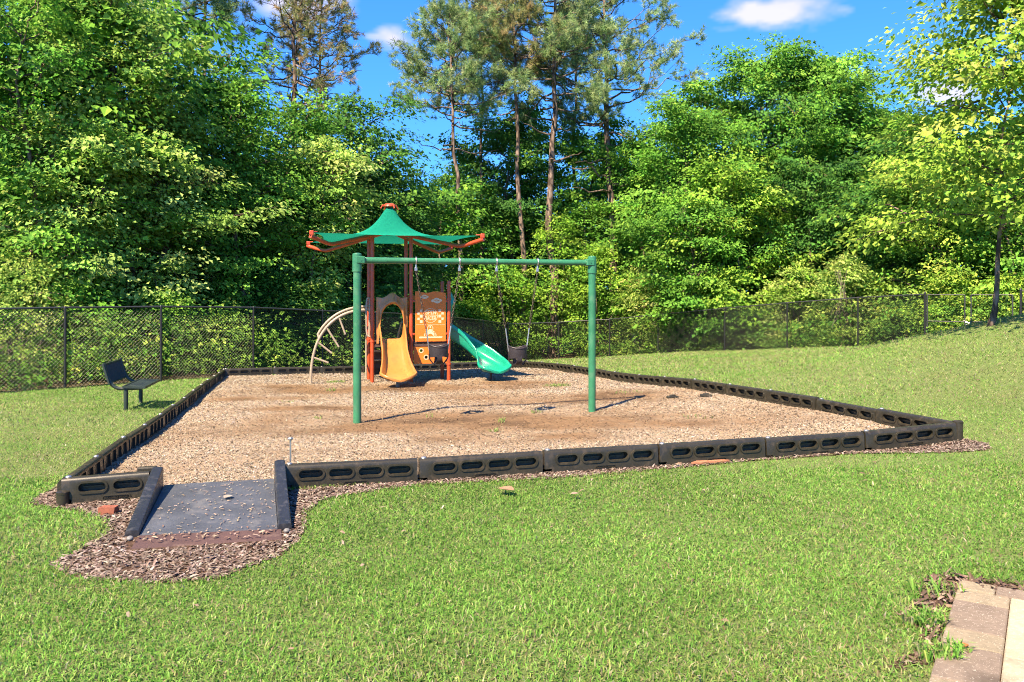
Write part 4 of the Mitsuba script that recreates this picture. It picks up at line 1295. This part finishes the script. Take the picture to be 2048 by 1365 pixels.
def spray(rng, centers, outward, scale, K, leaf, cols, flat=.34, droop=.55, warm=None):
    """umbrella shaped clumps of leaves round the given centres"""
    n = len(centers)
    sc = np.repeat(scale * rng.uniform(.7, 1.3, n), K)
    c = np.repeat(centers, K, 0)
    o = np.repeat(outward, K, 0)
    m = n * K
    off = rng.normal(0, .46, (m, 3))
    off[:, 2] *= flat
    rho = np.linalg.norm(off[:, :2], axis=1)
    off[:, 2] -= .28 * rho ** 2
    off += o * .15
    pos = c + off * sc[:, None]
    out = norm(np.stack([off[:, 0], off[:, 1], rng.normal(0, .25, m) - droop * rng.uniform(.3, 1.3, m)], 1) + o * .35)
    nr = norm(np.stack([off[:, 0] * .7, off[:, 1] * .7, np.ones(m) * .5], 1) + o * .6 + rng.normal(0, .36, (m, 3)))
    size = leaf * np.clip(np.exp(rng.normal(-.08, .33, m)), .4, 1.5)
    base = palette(rng, n, cols[0], cols[1], .14)
    col = np.repeat(base, K, 0) * (1 + rng.normal(0, .16, (m, 1)))
    # young leaves at the top of a spray are yellower
    young = np.clip((off[:, 2] + .05) * 1.6, 0, .5)[:, None]
    col = col * (1 + young * np.array([.75, .5, .2]))
    return leaves(rng, pos, out, nr, size, np.clip(col, .004, .9))


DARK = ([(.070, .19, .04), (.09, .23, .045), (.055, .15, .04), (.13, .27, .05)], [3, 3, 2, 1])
MIDG = ([(.12, .30, .045), (.16, .35, .055), (.09, .23, .045), (.21, .39, .065)], [3, 3, 2, 1.5])
BRIGHT = ([(.18, .36, .045), (.24, .42, .06), (.13, .29, .045), (.30, .46, .08)], [3, 3, 1.5, 1.5])
SWEET = ([(.24, .41, .085), (.31, .47, .12), (.17, .33, .06), (.38, .50, .16)], [3, 3, 1.5, 1.5])
YELG = ([(.235, .40, .06), (.30, .45, .075), (.17, .33, .05), (.38, .48, .11)], [3, 3, 1.5, 1.2])
PALE = ([(.27, .40, .09), (.33, .45, .12), (.20, .33, .075), (.40, .47, .16)], [3, 3, 2, 1])
OLIVE = ([(.24, .36, .15), (.31, .41, .19), (.17, .28, .11), (.36, .43, .22)], [3, 3, 2, 1])
BROWNP = ([(.27, .29, .12), (.34, .32, .15), (.20, .24, .09), (.40, .31, .17)], [3, 2, 3, 1.5])


def limb(rng, p, az, length, rise, r0, n=7, sag=.25):
    t = np.linspace(0, 1, n)
    d = np.array([math.cos(az), math.sin(az)])
    wob = np.cumsum(rng.normal(0, .05, (n, 2)), 0) * length
    wob[0] = 0
    x = p[0] + d[0] * length * t + wob[:, 0]
    y = p[1] + d[1] * length * t + wob[:, 1]
    z = p[2] + length * (rise * t - sag * t ** 2)
    return np.stack([x, y, z], 1), r0 * (1 - .85 * t)


def hardwood(seed, xy, H, R, cb, cols, leaf=.15, K=34, dens=1.0, wide=.78, lean=(0, 0), trunk_r=None, limbs=26, sc=1.0, low=.62, peak=.36, flat=.34, top=.38):
    """(trunk mesh, crown mesh with colours) of a broadleaved tree"""
    rng = np.random.default_rng(seed)
    g = float(gz(*xy))
    tr = trunk_r or H * .0125
    zt = np.linspace(0, 1, 14)
    bend = np.cumsum(rng.normal(0, .012, (14, 2)), 0) * H
    bend -= bend[0]
    tx = xy[0] + bend[:, 0] + lean[0] * zt ** 1.3 * H
    ty = xy[1] + bend[:, 1] + lean[1] * zt ** 1.3 * H
    tz = g - .2 + zt * H * .93
    rad = tr * (1.02 - zt * .93) * (1 + .6 * np.exp(-zt * 26))
    meshes = [tube(np.stack([tx, ty, tz], 1), rad, 9)]
    cen, outw = [], []
    for k in range(limbs):
        f = (k + rng.uniform(.1, .9)) / limbs
        hgt = cb + (H * .95 - cb) * f ** .9
        u = hgt / (H * .93)
        p = np.array([np.interp(u, zt, tx), np.interp(u, zt, ty), g + hgt])
        env = (low + (1 - low) * f / peak) if f < peak else max(.05, 1 - ((f - peak) / (1.04 - peak)) ** 2) ** top
        L = R * env * rng.uniform(.72, 1.12)
        rise = .25 + .75 * f + rng.normal(0, .1)
        pts, rr = limb(rng, p, k * 2.39996 + rng.normal(0, .35), L, rise, max(.018, tr * .42 * (1 - f * .65)), sag=.22)
        meshes.append(tube(pts, rr, 5, caps=False))
        m = int((5.5 + L * 2.4) * dens)
        t = rng.uniform(.22, 1.0, m) ** .72
        c = np.stack([np.interp(t, np.linspace(0, 1, 7), pts[:, a]) for a in range(3)], 1)
        spread = (.12 + .20 * t) * (L * .5 + .5)
        c = c + rng.normal(0, 1, (m, 3)) * spread[:, None] * np.array([1, 1, .62])
        cen.append(c)
        axis = np.array([np.interp((c[:, 2] - g) / (H * .93), zt, tx), np.interp((c[:, 2] - g) / (H * .93), zt, ty)]).T
        o = np.concatenate([c[:, :2] - axis, np.full((m, 1), .3 + f * .4)], 1)
        outw.append(norm(o))
        for b in range(3):
            q = pts[2 + b]
            e = c[rng.integers(m)]
            meshes.append(tube(np.stack([q, (q + e) / 2 + [0, 0, .1], e]), [.022, .014, .006], 4, caps=False))
    cen, outw = np.vstack(cen), np.vstack(outw)
    return cat(*meshes), spray(rng, cen, outw, .62 * sc, K, leaf, cols, flat=flat)


def mound(seed, xy, R, H, cols, leaf=.12, K=30, n=70, ry=None, z0=.0):
    """(stems, foliage) of a shrub"""
    rng = np.random.default_rng(seed)
    g = float(gz(*xy)) + z0
    ry = ry or R
    th, u = rng.uniform(0, 2 * PI, n), rng.uniform(0, 1, n) ** .8
    lumps = meshkit.noise(np.stack([np.cos(th) * 2 + seed, np.sin(th) * 2, u * 3], -1)) * .55 + .62
    r = np.sqrt(np.clip(1 - u ** 2.2, 0, 1)) * lumps * rng.uniform(.55, 1.02, n)
    c = np.stack([xy[0] + r * R * np.cos(th), xy[1] + r * ry * np.sin(th), g + H * (u * .93 * (.75 + .35 * lumps) + .03)], 1)
    o = norm(np.stack([np.cos(th) * r, np.sin(th) * r, .25 + u * .6], 1))
    stems = []
    for k in range(9):
        e = c[rng.integers(n)]
        s = np.array([xy[0] + rng.normal(0, R * .15), xy[1] + rng.normal(0, ry * .15), g - .1])
        stems.append(tube(np.stack([s, (s * .55 + e * .45) + [0, 0, H * .12], e]), [.03, .02, .006], 5, caps=False))
    return cat(*stems), spray(rng, c, o, .30 + .13 * min(R, 2.2), K, leaf, cols)


def tufts(rng, pos, axis, cols, L=.24, n=34, w=.020, shoot=.34):
    """brushes of long needles round short shoots"""
    m = len(pos)
    P, Aax = np.repeat(pos, n, 0), np.repeat(norm(axis), n, 0)
    t = rng.uniform(0, 1, m * n)
    rv = norm(rng.normal(0, 1, (m * n, 3)))
    rv = norm(rv - Aax * (rv * Aax).sum(1, keepdims=True))
    d = norm(Aax * rng.uniform(.25, 1.0, (m * n, 1)) + rv * rng.uniform(.5, 1, (m * n, 1)) + [0, 0, -.12])
    base = P + Aax * (t * shoot)[:, None]
    s = norm(np.cross(d, rng.normal(0, 1, (m * n, 3)))) * w / 2
    tip = base + d * (L * rng.uniform(.7, 1.15, m * n))[:, None]
    v = np.stack([base - s, base + s, tip], 1)
    bc = palette(rng, m, cols[0], cols[1], .16)
    c = np.clip(np.repeat(bc, n, 0) * (1 + rng.normal(0, .15, (m * n, 1))), .004, .9)
    return v.reshape(-1, 3), np.arange(m * n * 3).reshape(-1, 3), np.repeat(c, 3, 0)


def pine(seed, xy, H, R, cb, cols, tr=.2, lean=(0, 0), nb=38, tn=1.0, dead=5):
    rng = np.random.default_rng(seed)
    g = float(gz(*xy))
    zt = np.linspace(0, 1, 16)
    bend = np.cumsum(rng.normal(0, .004, (16, 2)), 0) * H
    bend -= bend[0]
    tx, ty = xy[0] + bend[:, 0] + lean[0] * H * zt, xy[1] + bend[:, 1] + lean[1] * H * zt
    rad = tr * (1 - .82 * zt ** 1.15) * (1 + .35 * np.exp(-zt * 30))
    tz = g - .2 + zt * H
    meshes = [tube(np.stack([tx, ty, tz], 1), rad, 11)]
    pos, axs = [], []
    for k in range(nb + dead):
        isdead = k >= nb
        f = rng.uniform(-.35, 0) if isdead else (k + rng.uniform(0, 1)) / nb
        h = cb + (H * .985 - cb) * f
        u = h / H
        p = np.array([np.interp(u, zt, tx), np.interp(u, zt, ty), g + h])
        env = (1 - f ** 1.6 * .8) * (.7 + .3 * min(1, f * 5)) if f > 0 else .55
        L = R * env * rng.uniform(.55, 1.15)
        n = 8
        t = np.linspace(0, 1, n)
        az = k * 2.39996 + rng.normal(0, .5)
        rise = rng.normal(.12, .16) + f * .45
        wob = np.cumsum(rng.normal(0, .045, (n, 3)), 0) * L
        wob -= wob[0]
        pts = p + np.stack([np.cos(az) * L * t, np.sin(az) * L * t, L * (rise * t - .18 * t + .28 * t ** 2.2)], 1) + wob
        meshes.append(tube(pts, np.linspace(max(.03, tr * .28 * (1 - f * .5)), .012, n), 5, caps=False))
        if isdead:
            continue
        subs = int(1.5 + L * 1.5)
        for b in range(subs):
            i = rng.integers(2, n)
            q = pts[i]
            d = norm(norm(pts[-1] - pts[0]) + rng.normal(0, .55, 3) + [0, 0, .18])
            sl = L * rng.uniform(.15, .38)
            e = q + d * sl
            meshes.append(tube(np.stack([q, e]), [.016, .007], 4, caps=False))
            m = max(2, int(4.2 * tn))
            tt = rng.uniform(.55, 1.08, m)
            pos.append(q + d * sl * tt[:, None] + rng.normal(0, .15, (m, 3)))
            axs.append(d + rng.normal(0, .45, (m, 3)) + [0, 0, .35])
    pos, axs = np.vstack(pos), np.vstack(axs)
    return cat(*meshes), tufts(rng, pos, axs, cols, L=.27, n=36, w=.026, shoot=.36)


def px_at(px, d):
    return np.array([(px - 1024) / F * d, d])


def height_for(px, py, d):
    """height of a thing whose top shows at a pixel row"""
    return EYE - (py - HOR) / F * d - float(gz(*px_at(px, d)))


def plant(name, label, category, made, group=None, leafm='m_leaf', parts=('trunk', 'crown')):
    k = thing(name, label, category, group)
    st, (v, f, c) = made
    put(k, parts[0], mikit.ply(st, 'm_bark', smooth=True))
    put(k, parts[1], mikit.ply((v, f), leafm, color=c))
    return k


# broadleaved trees one can tell apart: px, top row, depth, crown radius, crown base, colours, leaf, density, label
HW = [
    (20, -60, 21.5, 2.3, 1.2, MIDG, .15, 1.0, 'dark green hardwood cut off by the left edge of the photograph'),
    (228, -30, 24.6, 3.0, 2.0, SWEET, .165, 1.25, 'tall bright green sweetgum behind the bench, the lightest tree on the left'),
    (395, 55, 27.2, 2.4, 1.8, MIDG, .16, 1.1, 'tall mid green hardwood to the right of the bright sweetgum'),
    (500, 150, 27.5, 2.0, 1.2, MIDG, .15, 1.1, 'green hardwood between the bright sweetgum and the brown twigged pine'),
    (610, 270, 29.0, 1.7, 1.3, SWEET, .16, .95, 'slender light green hardwood to the left of the canopy'),
    (575, 200, 31.0, 2.3, 1.2, MIDG, .17, 1.1, 'shaded hardwood behind the slender light green one'),
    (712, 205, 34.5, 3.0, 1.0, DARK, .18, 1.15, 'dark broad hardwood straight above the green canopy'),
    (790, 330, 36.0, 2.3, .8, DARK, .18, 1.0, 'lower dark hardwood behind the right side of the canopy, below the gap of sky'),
    (300, 190, 24.4, 2.3, 1.5, SWEET, .16, 1.0, 'light green lower hardwood in front of the bright sweetgum'),
    (135, 250, 22.6, 1.9, 1.3, SWEET, .155, 1.0, 'yellowish green hardwood in front of the left edge tree'),
    (1010, 225, 47.0, 3.0, 1.0, DARK, .21, 1.2, 'dark vine covered hardwood between the two left pine stems'),
    (955, 300, 48.0, 2.3, .8, MIDG, .20, 1.1, 'mid green hardwood behind the stem of the leftmost centre pine'),
    (1075, 190, 49.0, 2.7, 1.0, MIDG, .21, .9, 'narrow mid green hardwood half hidden by the pines'),
    (1180, 235, 48.5, 3.2, 1.0, MIDG, .21, 1.5, 'dark hardwood behind the tall grey pine stem'),
    (1290, 255, 45.0, 2.7, .8, MIDG, .20, 1.5, 'dark hardwood at the foot of the rightmost pine'),
    (1395, 205, 41.0, 2.8, .6, MIDG, .19, 1.5, 'full green hardwood just to the right of the pines'),
    (1590, 100, 46.0, 3.6, .6, MIDG, .20, 1.6, 'green hardwood in the middle of the big group, between its two peaks'),
    (1450, 150, 45.0, 3.2, .6, MIDG, .20, 1.5, 'green hardwood on the left flank of the biggest one, its top below the peak'),
    (1530, 92, 43.0, 4.2, .6, MIDG, .20, 1.75, 'biggest rounded green hardwood on the right under the long cloud'),
    (1655, 105, 44.0, 3.1, .6, MIDG, .20, 1.7, 'tall green hardwood whose peak stands beside the biggest one'),
    (1480, 330, 38.0, 2.8, .5, BRIGHT, .19, 1.4, 'lower light green hardwood in front of the biggest one'),
    (1375, 420, 37.8, 2.3, .4, MIDG, .18, 1.2, 'low green hardwood left of the swing frame right post, close behind the fence'),
    (1725, 190, 43.0, 2.5, .6, MIDG, .20, 1.5, 'green hardwood on the right shoulder of the biggest group'),
    (1785, 235, 42.0, 2.5, .6, MIDG, .20, 1.4, 'green hardwood at the right end of the big group, above the sapling'),
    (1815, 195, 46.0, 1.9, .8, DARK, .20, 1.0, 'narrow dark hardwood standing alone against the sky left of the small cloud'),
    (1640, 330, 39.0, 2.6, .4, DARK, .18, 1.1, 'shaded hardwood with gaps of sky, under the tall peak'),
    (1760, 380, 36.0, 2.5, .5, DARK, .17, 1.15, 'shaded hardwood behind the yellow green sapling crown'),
    (1880, 300, 33.0, 2.9, .5, YELG, .17, 1.2, 'yellow green hardwood in the wood behind the sapling stem'),
    (2020, 250, 31.0, 2.8, .5, MIDG, .17, 1.1, 'mid green hardwood at the right edge behind the gate'),
]
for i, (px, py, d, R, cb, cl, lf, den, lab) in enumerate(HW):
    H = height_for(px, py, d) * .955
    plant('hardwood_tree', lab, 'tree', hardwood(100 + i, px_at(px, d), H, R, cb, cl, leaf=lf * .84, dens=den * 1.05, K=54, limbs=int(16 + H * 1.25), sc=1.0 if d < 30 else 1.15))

# pines: px of the stem at the bottom, of the top, top row, depth, radius, crown base row, colours
PN = [
    (588, 600, -150, 38.0, 3.4, 210, BROWNP, .20, 'brown twigged thin pine to the left of the gap of sky'),
    (640, 655, -60, 41.0, 2.8, 160, BROWNP, .13, 'slim pine close behind the brown twigged one'),
    (130, 120, -200, 30.0, 2.2, 40, OLIVE, .14, 'pine showing through the gap at the top left corner'),
    (420, 430, -160, 36.0, 2.6, 60, OLIVE, .16, 'pine rising behind the mid green hardwood on the left'),
    (930, 893, 20, 43.0, 3.9, 235, OLIVE, .17, 'leftmost of the tall centre pines, its crown against the sky'),
    (960, 955, -60, 46.0, 3.0, 190, OLIVE, .13, 'slim pine just to the right of the leftmost centre pine'),
    (1046, 1012, -110, 44.0, 3.2, 150, BROWNP, .17, 'pine with a leaning reddish stem in the middle of the photograph'),
    (1111, 1100, -110, 43.5, 3.8, 225, OLIVE, .24, 'tall pine with the thick straight grey stem'),
    (1236, 1225, -60, 45.0, 5.1, 270, OLIVE, .26, 'broad crowned rightmost pine whose branches reach over the blue sky'),
    (1160, 1165, -130, 50.0, 3.0, 140, OLIVE, .15, 'slim pine behind the gap between the two thick stemmed pines'),
]
for i, (pb, pt_, py, d, R, cbr, cl, tr, lab) in enumerate(PN):
    thin = i in (0, 1)
    H = height_for(pb, py, d)
    cb = EYE - (cbr - HOR) / F * d - float(gz(*px_at(pb, d)))
    plant('pine_tree', lab, 'tree', pine(300 + i, px_at(pb, d), H, R, cb, cl, tr=tr, lean=((pt_ - pb) / F * d / H, 0), nb=46, tn=.75 if thin else 1.85, dead=26 if thin else 7), leafm='m_needle')

# the yellow green sapling on the slope, and the neighbour that reaches in from the right
sp = px_at(1977, 17.0)
plant('young_tree', 'young yellow green tree with a bare thin stem on the grassy slope before the gate', 'tree',
      hardwood(401, sp, 7.5, 2.35, 1.9, YELG, leaf=.12, K=46, dens=1.4, trunk_r=.056, limbs=34, lean=(-.004, 0), flat=.3, peak=.2, low=.9, top=.62))
# shrubs: px, depth, radius, top row, colours, leaf, label
SH = [
    (45, 20.8, 1.9, 535, PALE, .10, 'pale flowering bush behind the fence at the left edge'),
    (1105, 43.2, 2.2, 455, BRIGHT, .15, 'bright tall bush behind the fence corner under the grey pine stem'),
    (1010, 43.2, 2.4, 545, BRIGHT, .15, 'bright low bush right of the swing, behind the fence corner'),
    (1200, 42.5, 2.2, 490, BRIGHT, .15, 'bright bush beyond the right post of the swing frame'),
    (935, 41.5, 1.7, 600, BRIGHT, .14, 'bright small bush behind the fence between play structure and teal slide'),
    (1290, 41.0, 1.9, 545, PALE, .14, 'pale bush behind the fence just to the right of the swing frame'),
    (1590, 36.0, 1.8, 540, PALE, .13, 'pale bush hanging over the right fence'),
    (1690, 33.8, 1.6, 520, PALE, .13, 'pale drooping bush with bare hanging vine by the fence near the gate'),
    (1440, 38.6, 1.8, 590, MIDG, .14, 'low green bush behind the middle of the right fence'),
    (1905, 31.0, 1.7, 555, YELG, .12, 'yellow green bush behind the gate'),
    (2035, 29.5, 1.6, 560, YELG, .12, 'yellow green bush behind the short fence at the right edge'),
    (560, 27.5, 1.5, 560, DARK, .12, 'dark bush behind the fence left of the arch climber'),
    (335, 23.2, 1.4, 610, MIDG, .11, 'green bush behind the fence just beyond the bench'),
    (840, 38.0, 1.9, 520, PALE, .13, 'olive bush behind the play structure at the end of the sky gap'),
    (1830, 33.5, 1.6, 600, DARK, .13, 'dark bush behind the last fence bay before the gate'),
    (1160, 45.5, 2.6, 400, MIDG, .17, 'tall green thicket bush between the grey pine stem and the rightmost pine'),
    (975, 45.0, 2.3, 395, MIDG, .17, 'tall green thicket bush at the feet of the leftmost centre pines'),
    (215, 22.3, 1.5, 630, BRIGHT, .11, 'bright low bush behind the left fence, left of the bench'),
    (435, 24.3, 1.4, 640, BRIGHT, .11, 'bright low bush behind the left fence, right of the bench'),
    (650, 30.0, 1.7, 575, MIDG, .12, 'green bush directly behind the arch climber'),
]
for i, (px, d, R, py, cl, lf, lab) in enumerate(SH):
    plant('shrub', lab, 'bush', mound(500 + i, px_at(px, d), R, height_for(px, py, d), cl, leaf=lf * .85, K=44, n=int(60 + 34 * R)), parts=('stem', 'foliage'))
# bare vine hanging over the fence
vn = thing('hanging_vine', 'bare pale vine stems hanging over the right fence before the drooping bush', 'vine')
rng = np.random.default_rng(77)
v0 = px_at(1682, 30.9)
vm = []
for k in range(6):
    p0 = np.array([v0[0] + rng.normal(0, .2), v0[1] + .25, EYE - (540 - HOR) / F * 31])
    p1 = np.array([v0[0] + rng.normal(0, .1), v0[1] - .05, EYE - (595 - HOR) / F * 31])
    p2 = np.array([v0[0] + rng.normal(-.08, .12), v0[1] + .1, p1[2] - rng.uniform(.5, 1.2)])
    vm.append(tube(curve([p0, p0 * .5 + p1 * .5 + [rng.normal(0, .06), 0, 0], p1, p1 * .5 + p2 * .5 + [rng.normal(0, .08), 0, 0], p2], 12), .006, 5))
paint('m_vine', (.17, .14, .105), .8)
put(vn, 'stem', mikit.ply(cat(*vm), 'm_vine', smooth=True))

# back rows: a few grown trees used again at other places, turned and scaled
protos = []
for s in range(5):
    Hp = 12.0
    st, (v, f, c) = hardwood(700 + s, np.array([0.0, 60.0]), Hp, 3.4, .8, [DARK, MIDG, DARK, MIDG, DARK][s], leaf=.27, K=26, dens=1.0, limbs=26, sc=1.5)
    o = np.array([0, 60.0, float(gz(0, 60.0))])
    protos.append((mikit.ply((st[0] - o, st[1]), 'm_bark', smooth=True), mikit.ply((v - o, f), 'm_leaf', color=c)))
rng = np.random.default_rng(90)
BK = []
for x in np.arange(-30, -9, 3.0):
    BK.append((x, 25 + (-x - 9) * .2 + rng.uniform(-1, 1.5), rng.uniform(10, 13)))
for x in np.arange(-22, -6, 3.0):
    BK.append((x, 33 + rng.uniform(-2, 2), rng.uniform(10, 13) if x < -15 else rng.uniform(6.5, 8)))
for x in np.arange(-36, 44, 3.4):
    y = 56 + rng.uniform(-2, 3)
    px = 1024 + x / y * F
    top = 330 if px > 1180 or px < 700 else 400
    BK.append((x, y, (586 - top) / F * y + 1.75 + 2.3 + rng.uniform(-1.2, .3)))
for x in np.arange(-40, 52, 4.2):
    y = 66 + rng.uniform(-2, 3)
    px = 1024 + x / y * F
    top = 340 if px > 1200 or px < 690 else 410
    BK.append((x, y, (586 - top) / F * y + 1.75 + 2.4 + rng.uniform(-1.5, .3)))
for x in np.arange(19, 34, 3.0):
    BK.append((x, 36 + rng.uniform(-2, 3), rng.uniform(8, 11)))
for x in (22, 25, 29):
    BK.append((x, 28 + rng.uniform(-1, 2), rng.uniform(7, 9)))
for x in np.arange(-14, -2, 2.6):
    BK.append((x, 42 + rng.uniform(-1, 3), rng.uniform(7.5, 9.5)))
for i, (x, y, h) in enumerate(BK):
    s = h / 12.0
    st, cr = protos[i % 5]
    w = T4().translate([float(x), float(y), float(gz(x, y))]).rotate([0, 0, 1], float(rng.uniform(0, 360))).scale([max(s, .85), max(s, .85), s])
    k = thing('background_tree', 'leafy hardwood deep in the wood, seen only in scraps between the nearer trees', 'tree', 'trees deep in the wood')
    put(k, 'trunk', st, to_world=w)
    put(k, 'crown', cr, to_world=w)

# thicket: low growth behind the fences, one mass
rng = np.random.default_rng(61)
cs, os_, kinds = [], [], []
line = np.vstack([FENCE_L, FENCE_R[1:], GATE[1:], FENCE_G[1:]])
seg = np.linalg.norm(np.diff(line, axis=0), axis=1)
cum = np.concatenate([[0], np.cumsum(seg)])
n = 2600
t = rng.uniform(0, cum[-1], n)
bx = np.stack([np.interp(t, cum, line[:, 0]), np.interp(t, cum, line[:, 1])], 1)
tan = norm(np.stack([np.interp(t + .3, cum, line[:, 0]) - np.interp(t - .3, cum, line[:, 0]), np.interp(t + .3, cum, line[:, 1]) - np.interp(t - .3, cum, line[:, 1])], 1))
outn = np.stack([-tan[:, 1], tan[:, 0]], 1)
dist = rng.uniform(.45, 7, n) ** 1.0
pos = bx + outn * dist[:, None]
keep = ~inside(lawn.buffer(.3), pos[:, 0], pos[:, 1])
pos, dist = pos[keep], dist[keep]
hn = lowf(pos[:, 0], pos[:, 1], .5, 63)
z = gz(pos[:, 0], pos[:, 1]) + rng.uniform(.05, 1, len(pos)) ** 1.2 * (.5 + hn * 2.6) * np.clip(.4 + dist * .25, 0, 1.3)
cen = np.concatenate([pos, z[:, None]], 1)
o = norm(np.concatenate([-outn[keep] * .4, np.ones((len(pos), 1)) * .6], 1))
v, f, c = spray(rng, cen, o, .55, 26, .125, ([(.11, .26, .045), (.17, .33, .06), (.08, .19, .04), (.27, .40, .09)], [3, 3, 2, 2]))
struct('undergrowth', mikit.ply((v, f), 'm_leaf', color=c), 'green undergrowth along the outer side of the fences', 'stuff', 'undergrowth')
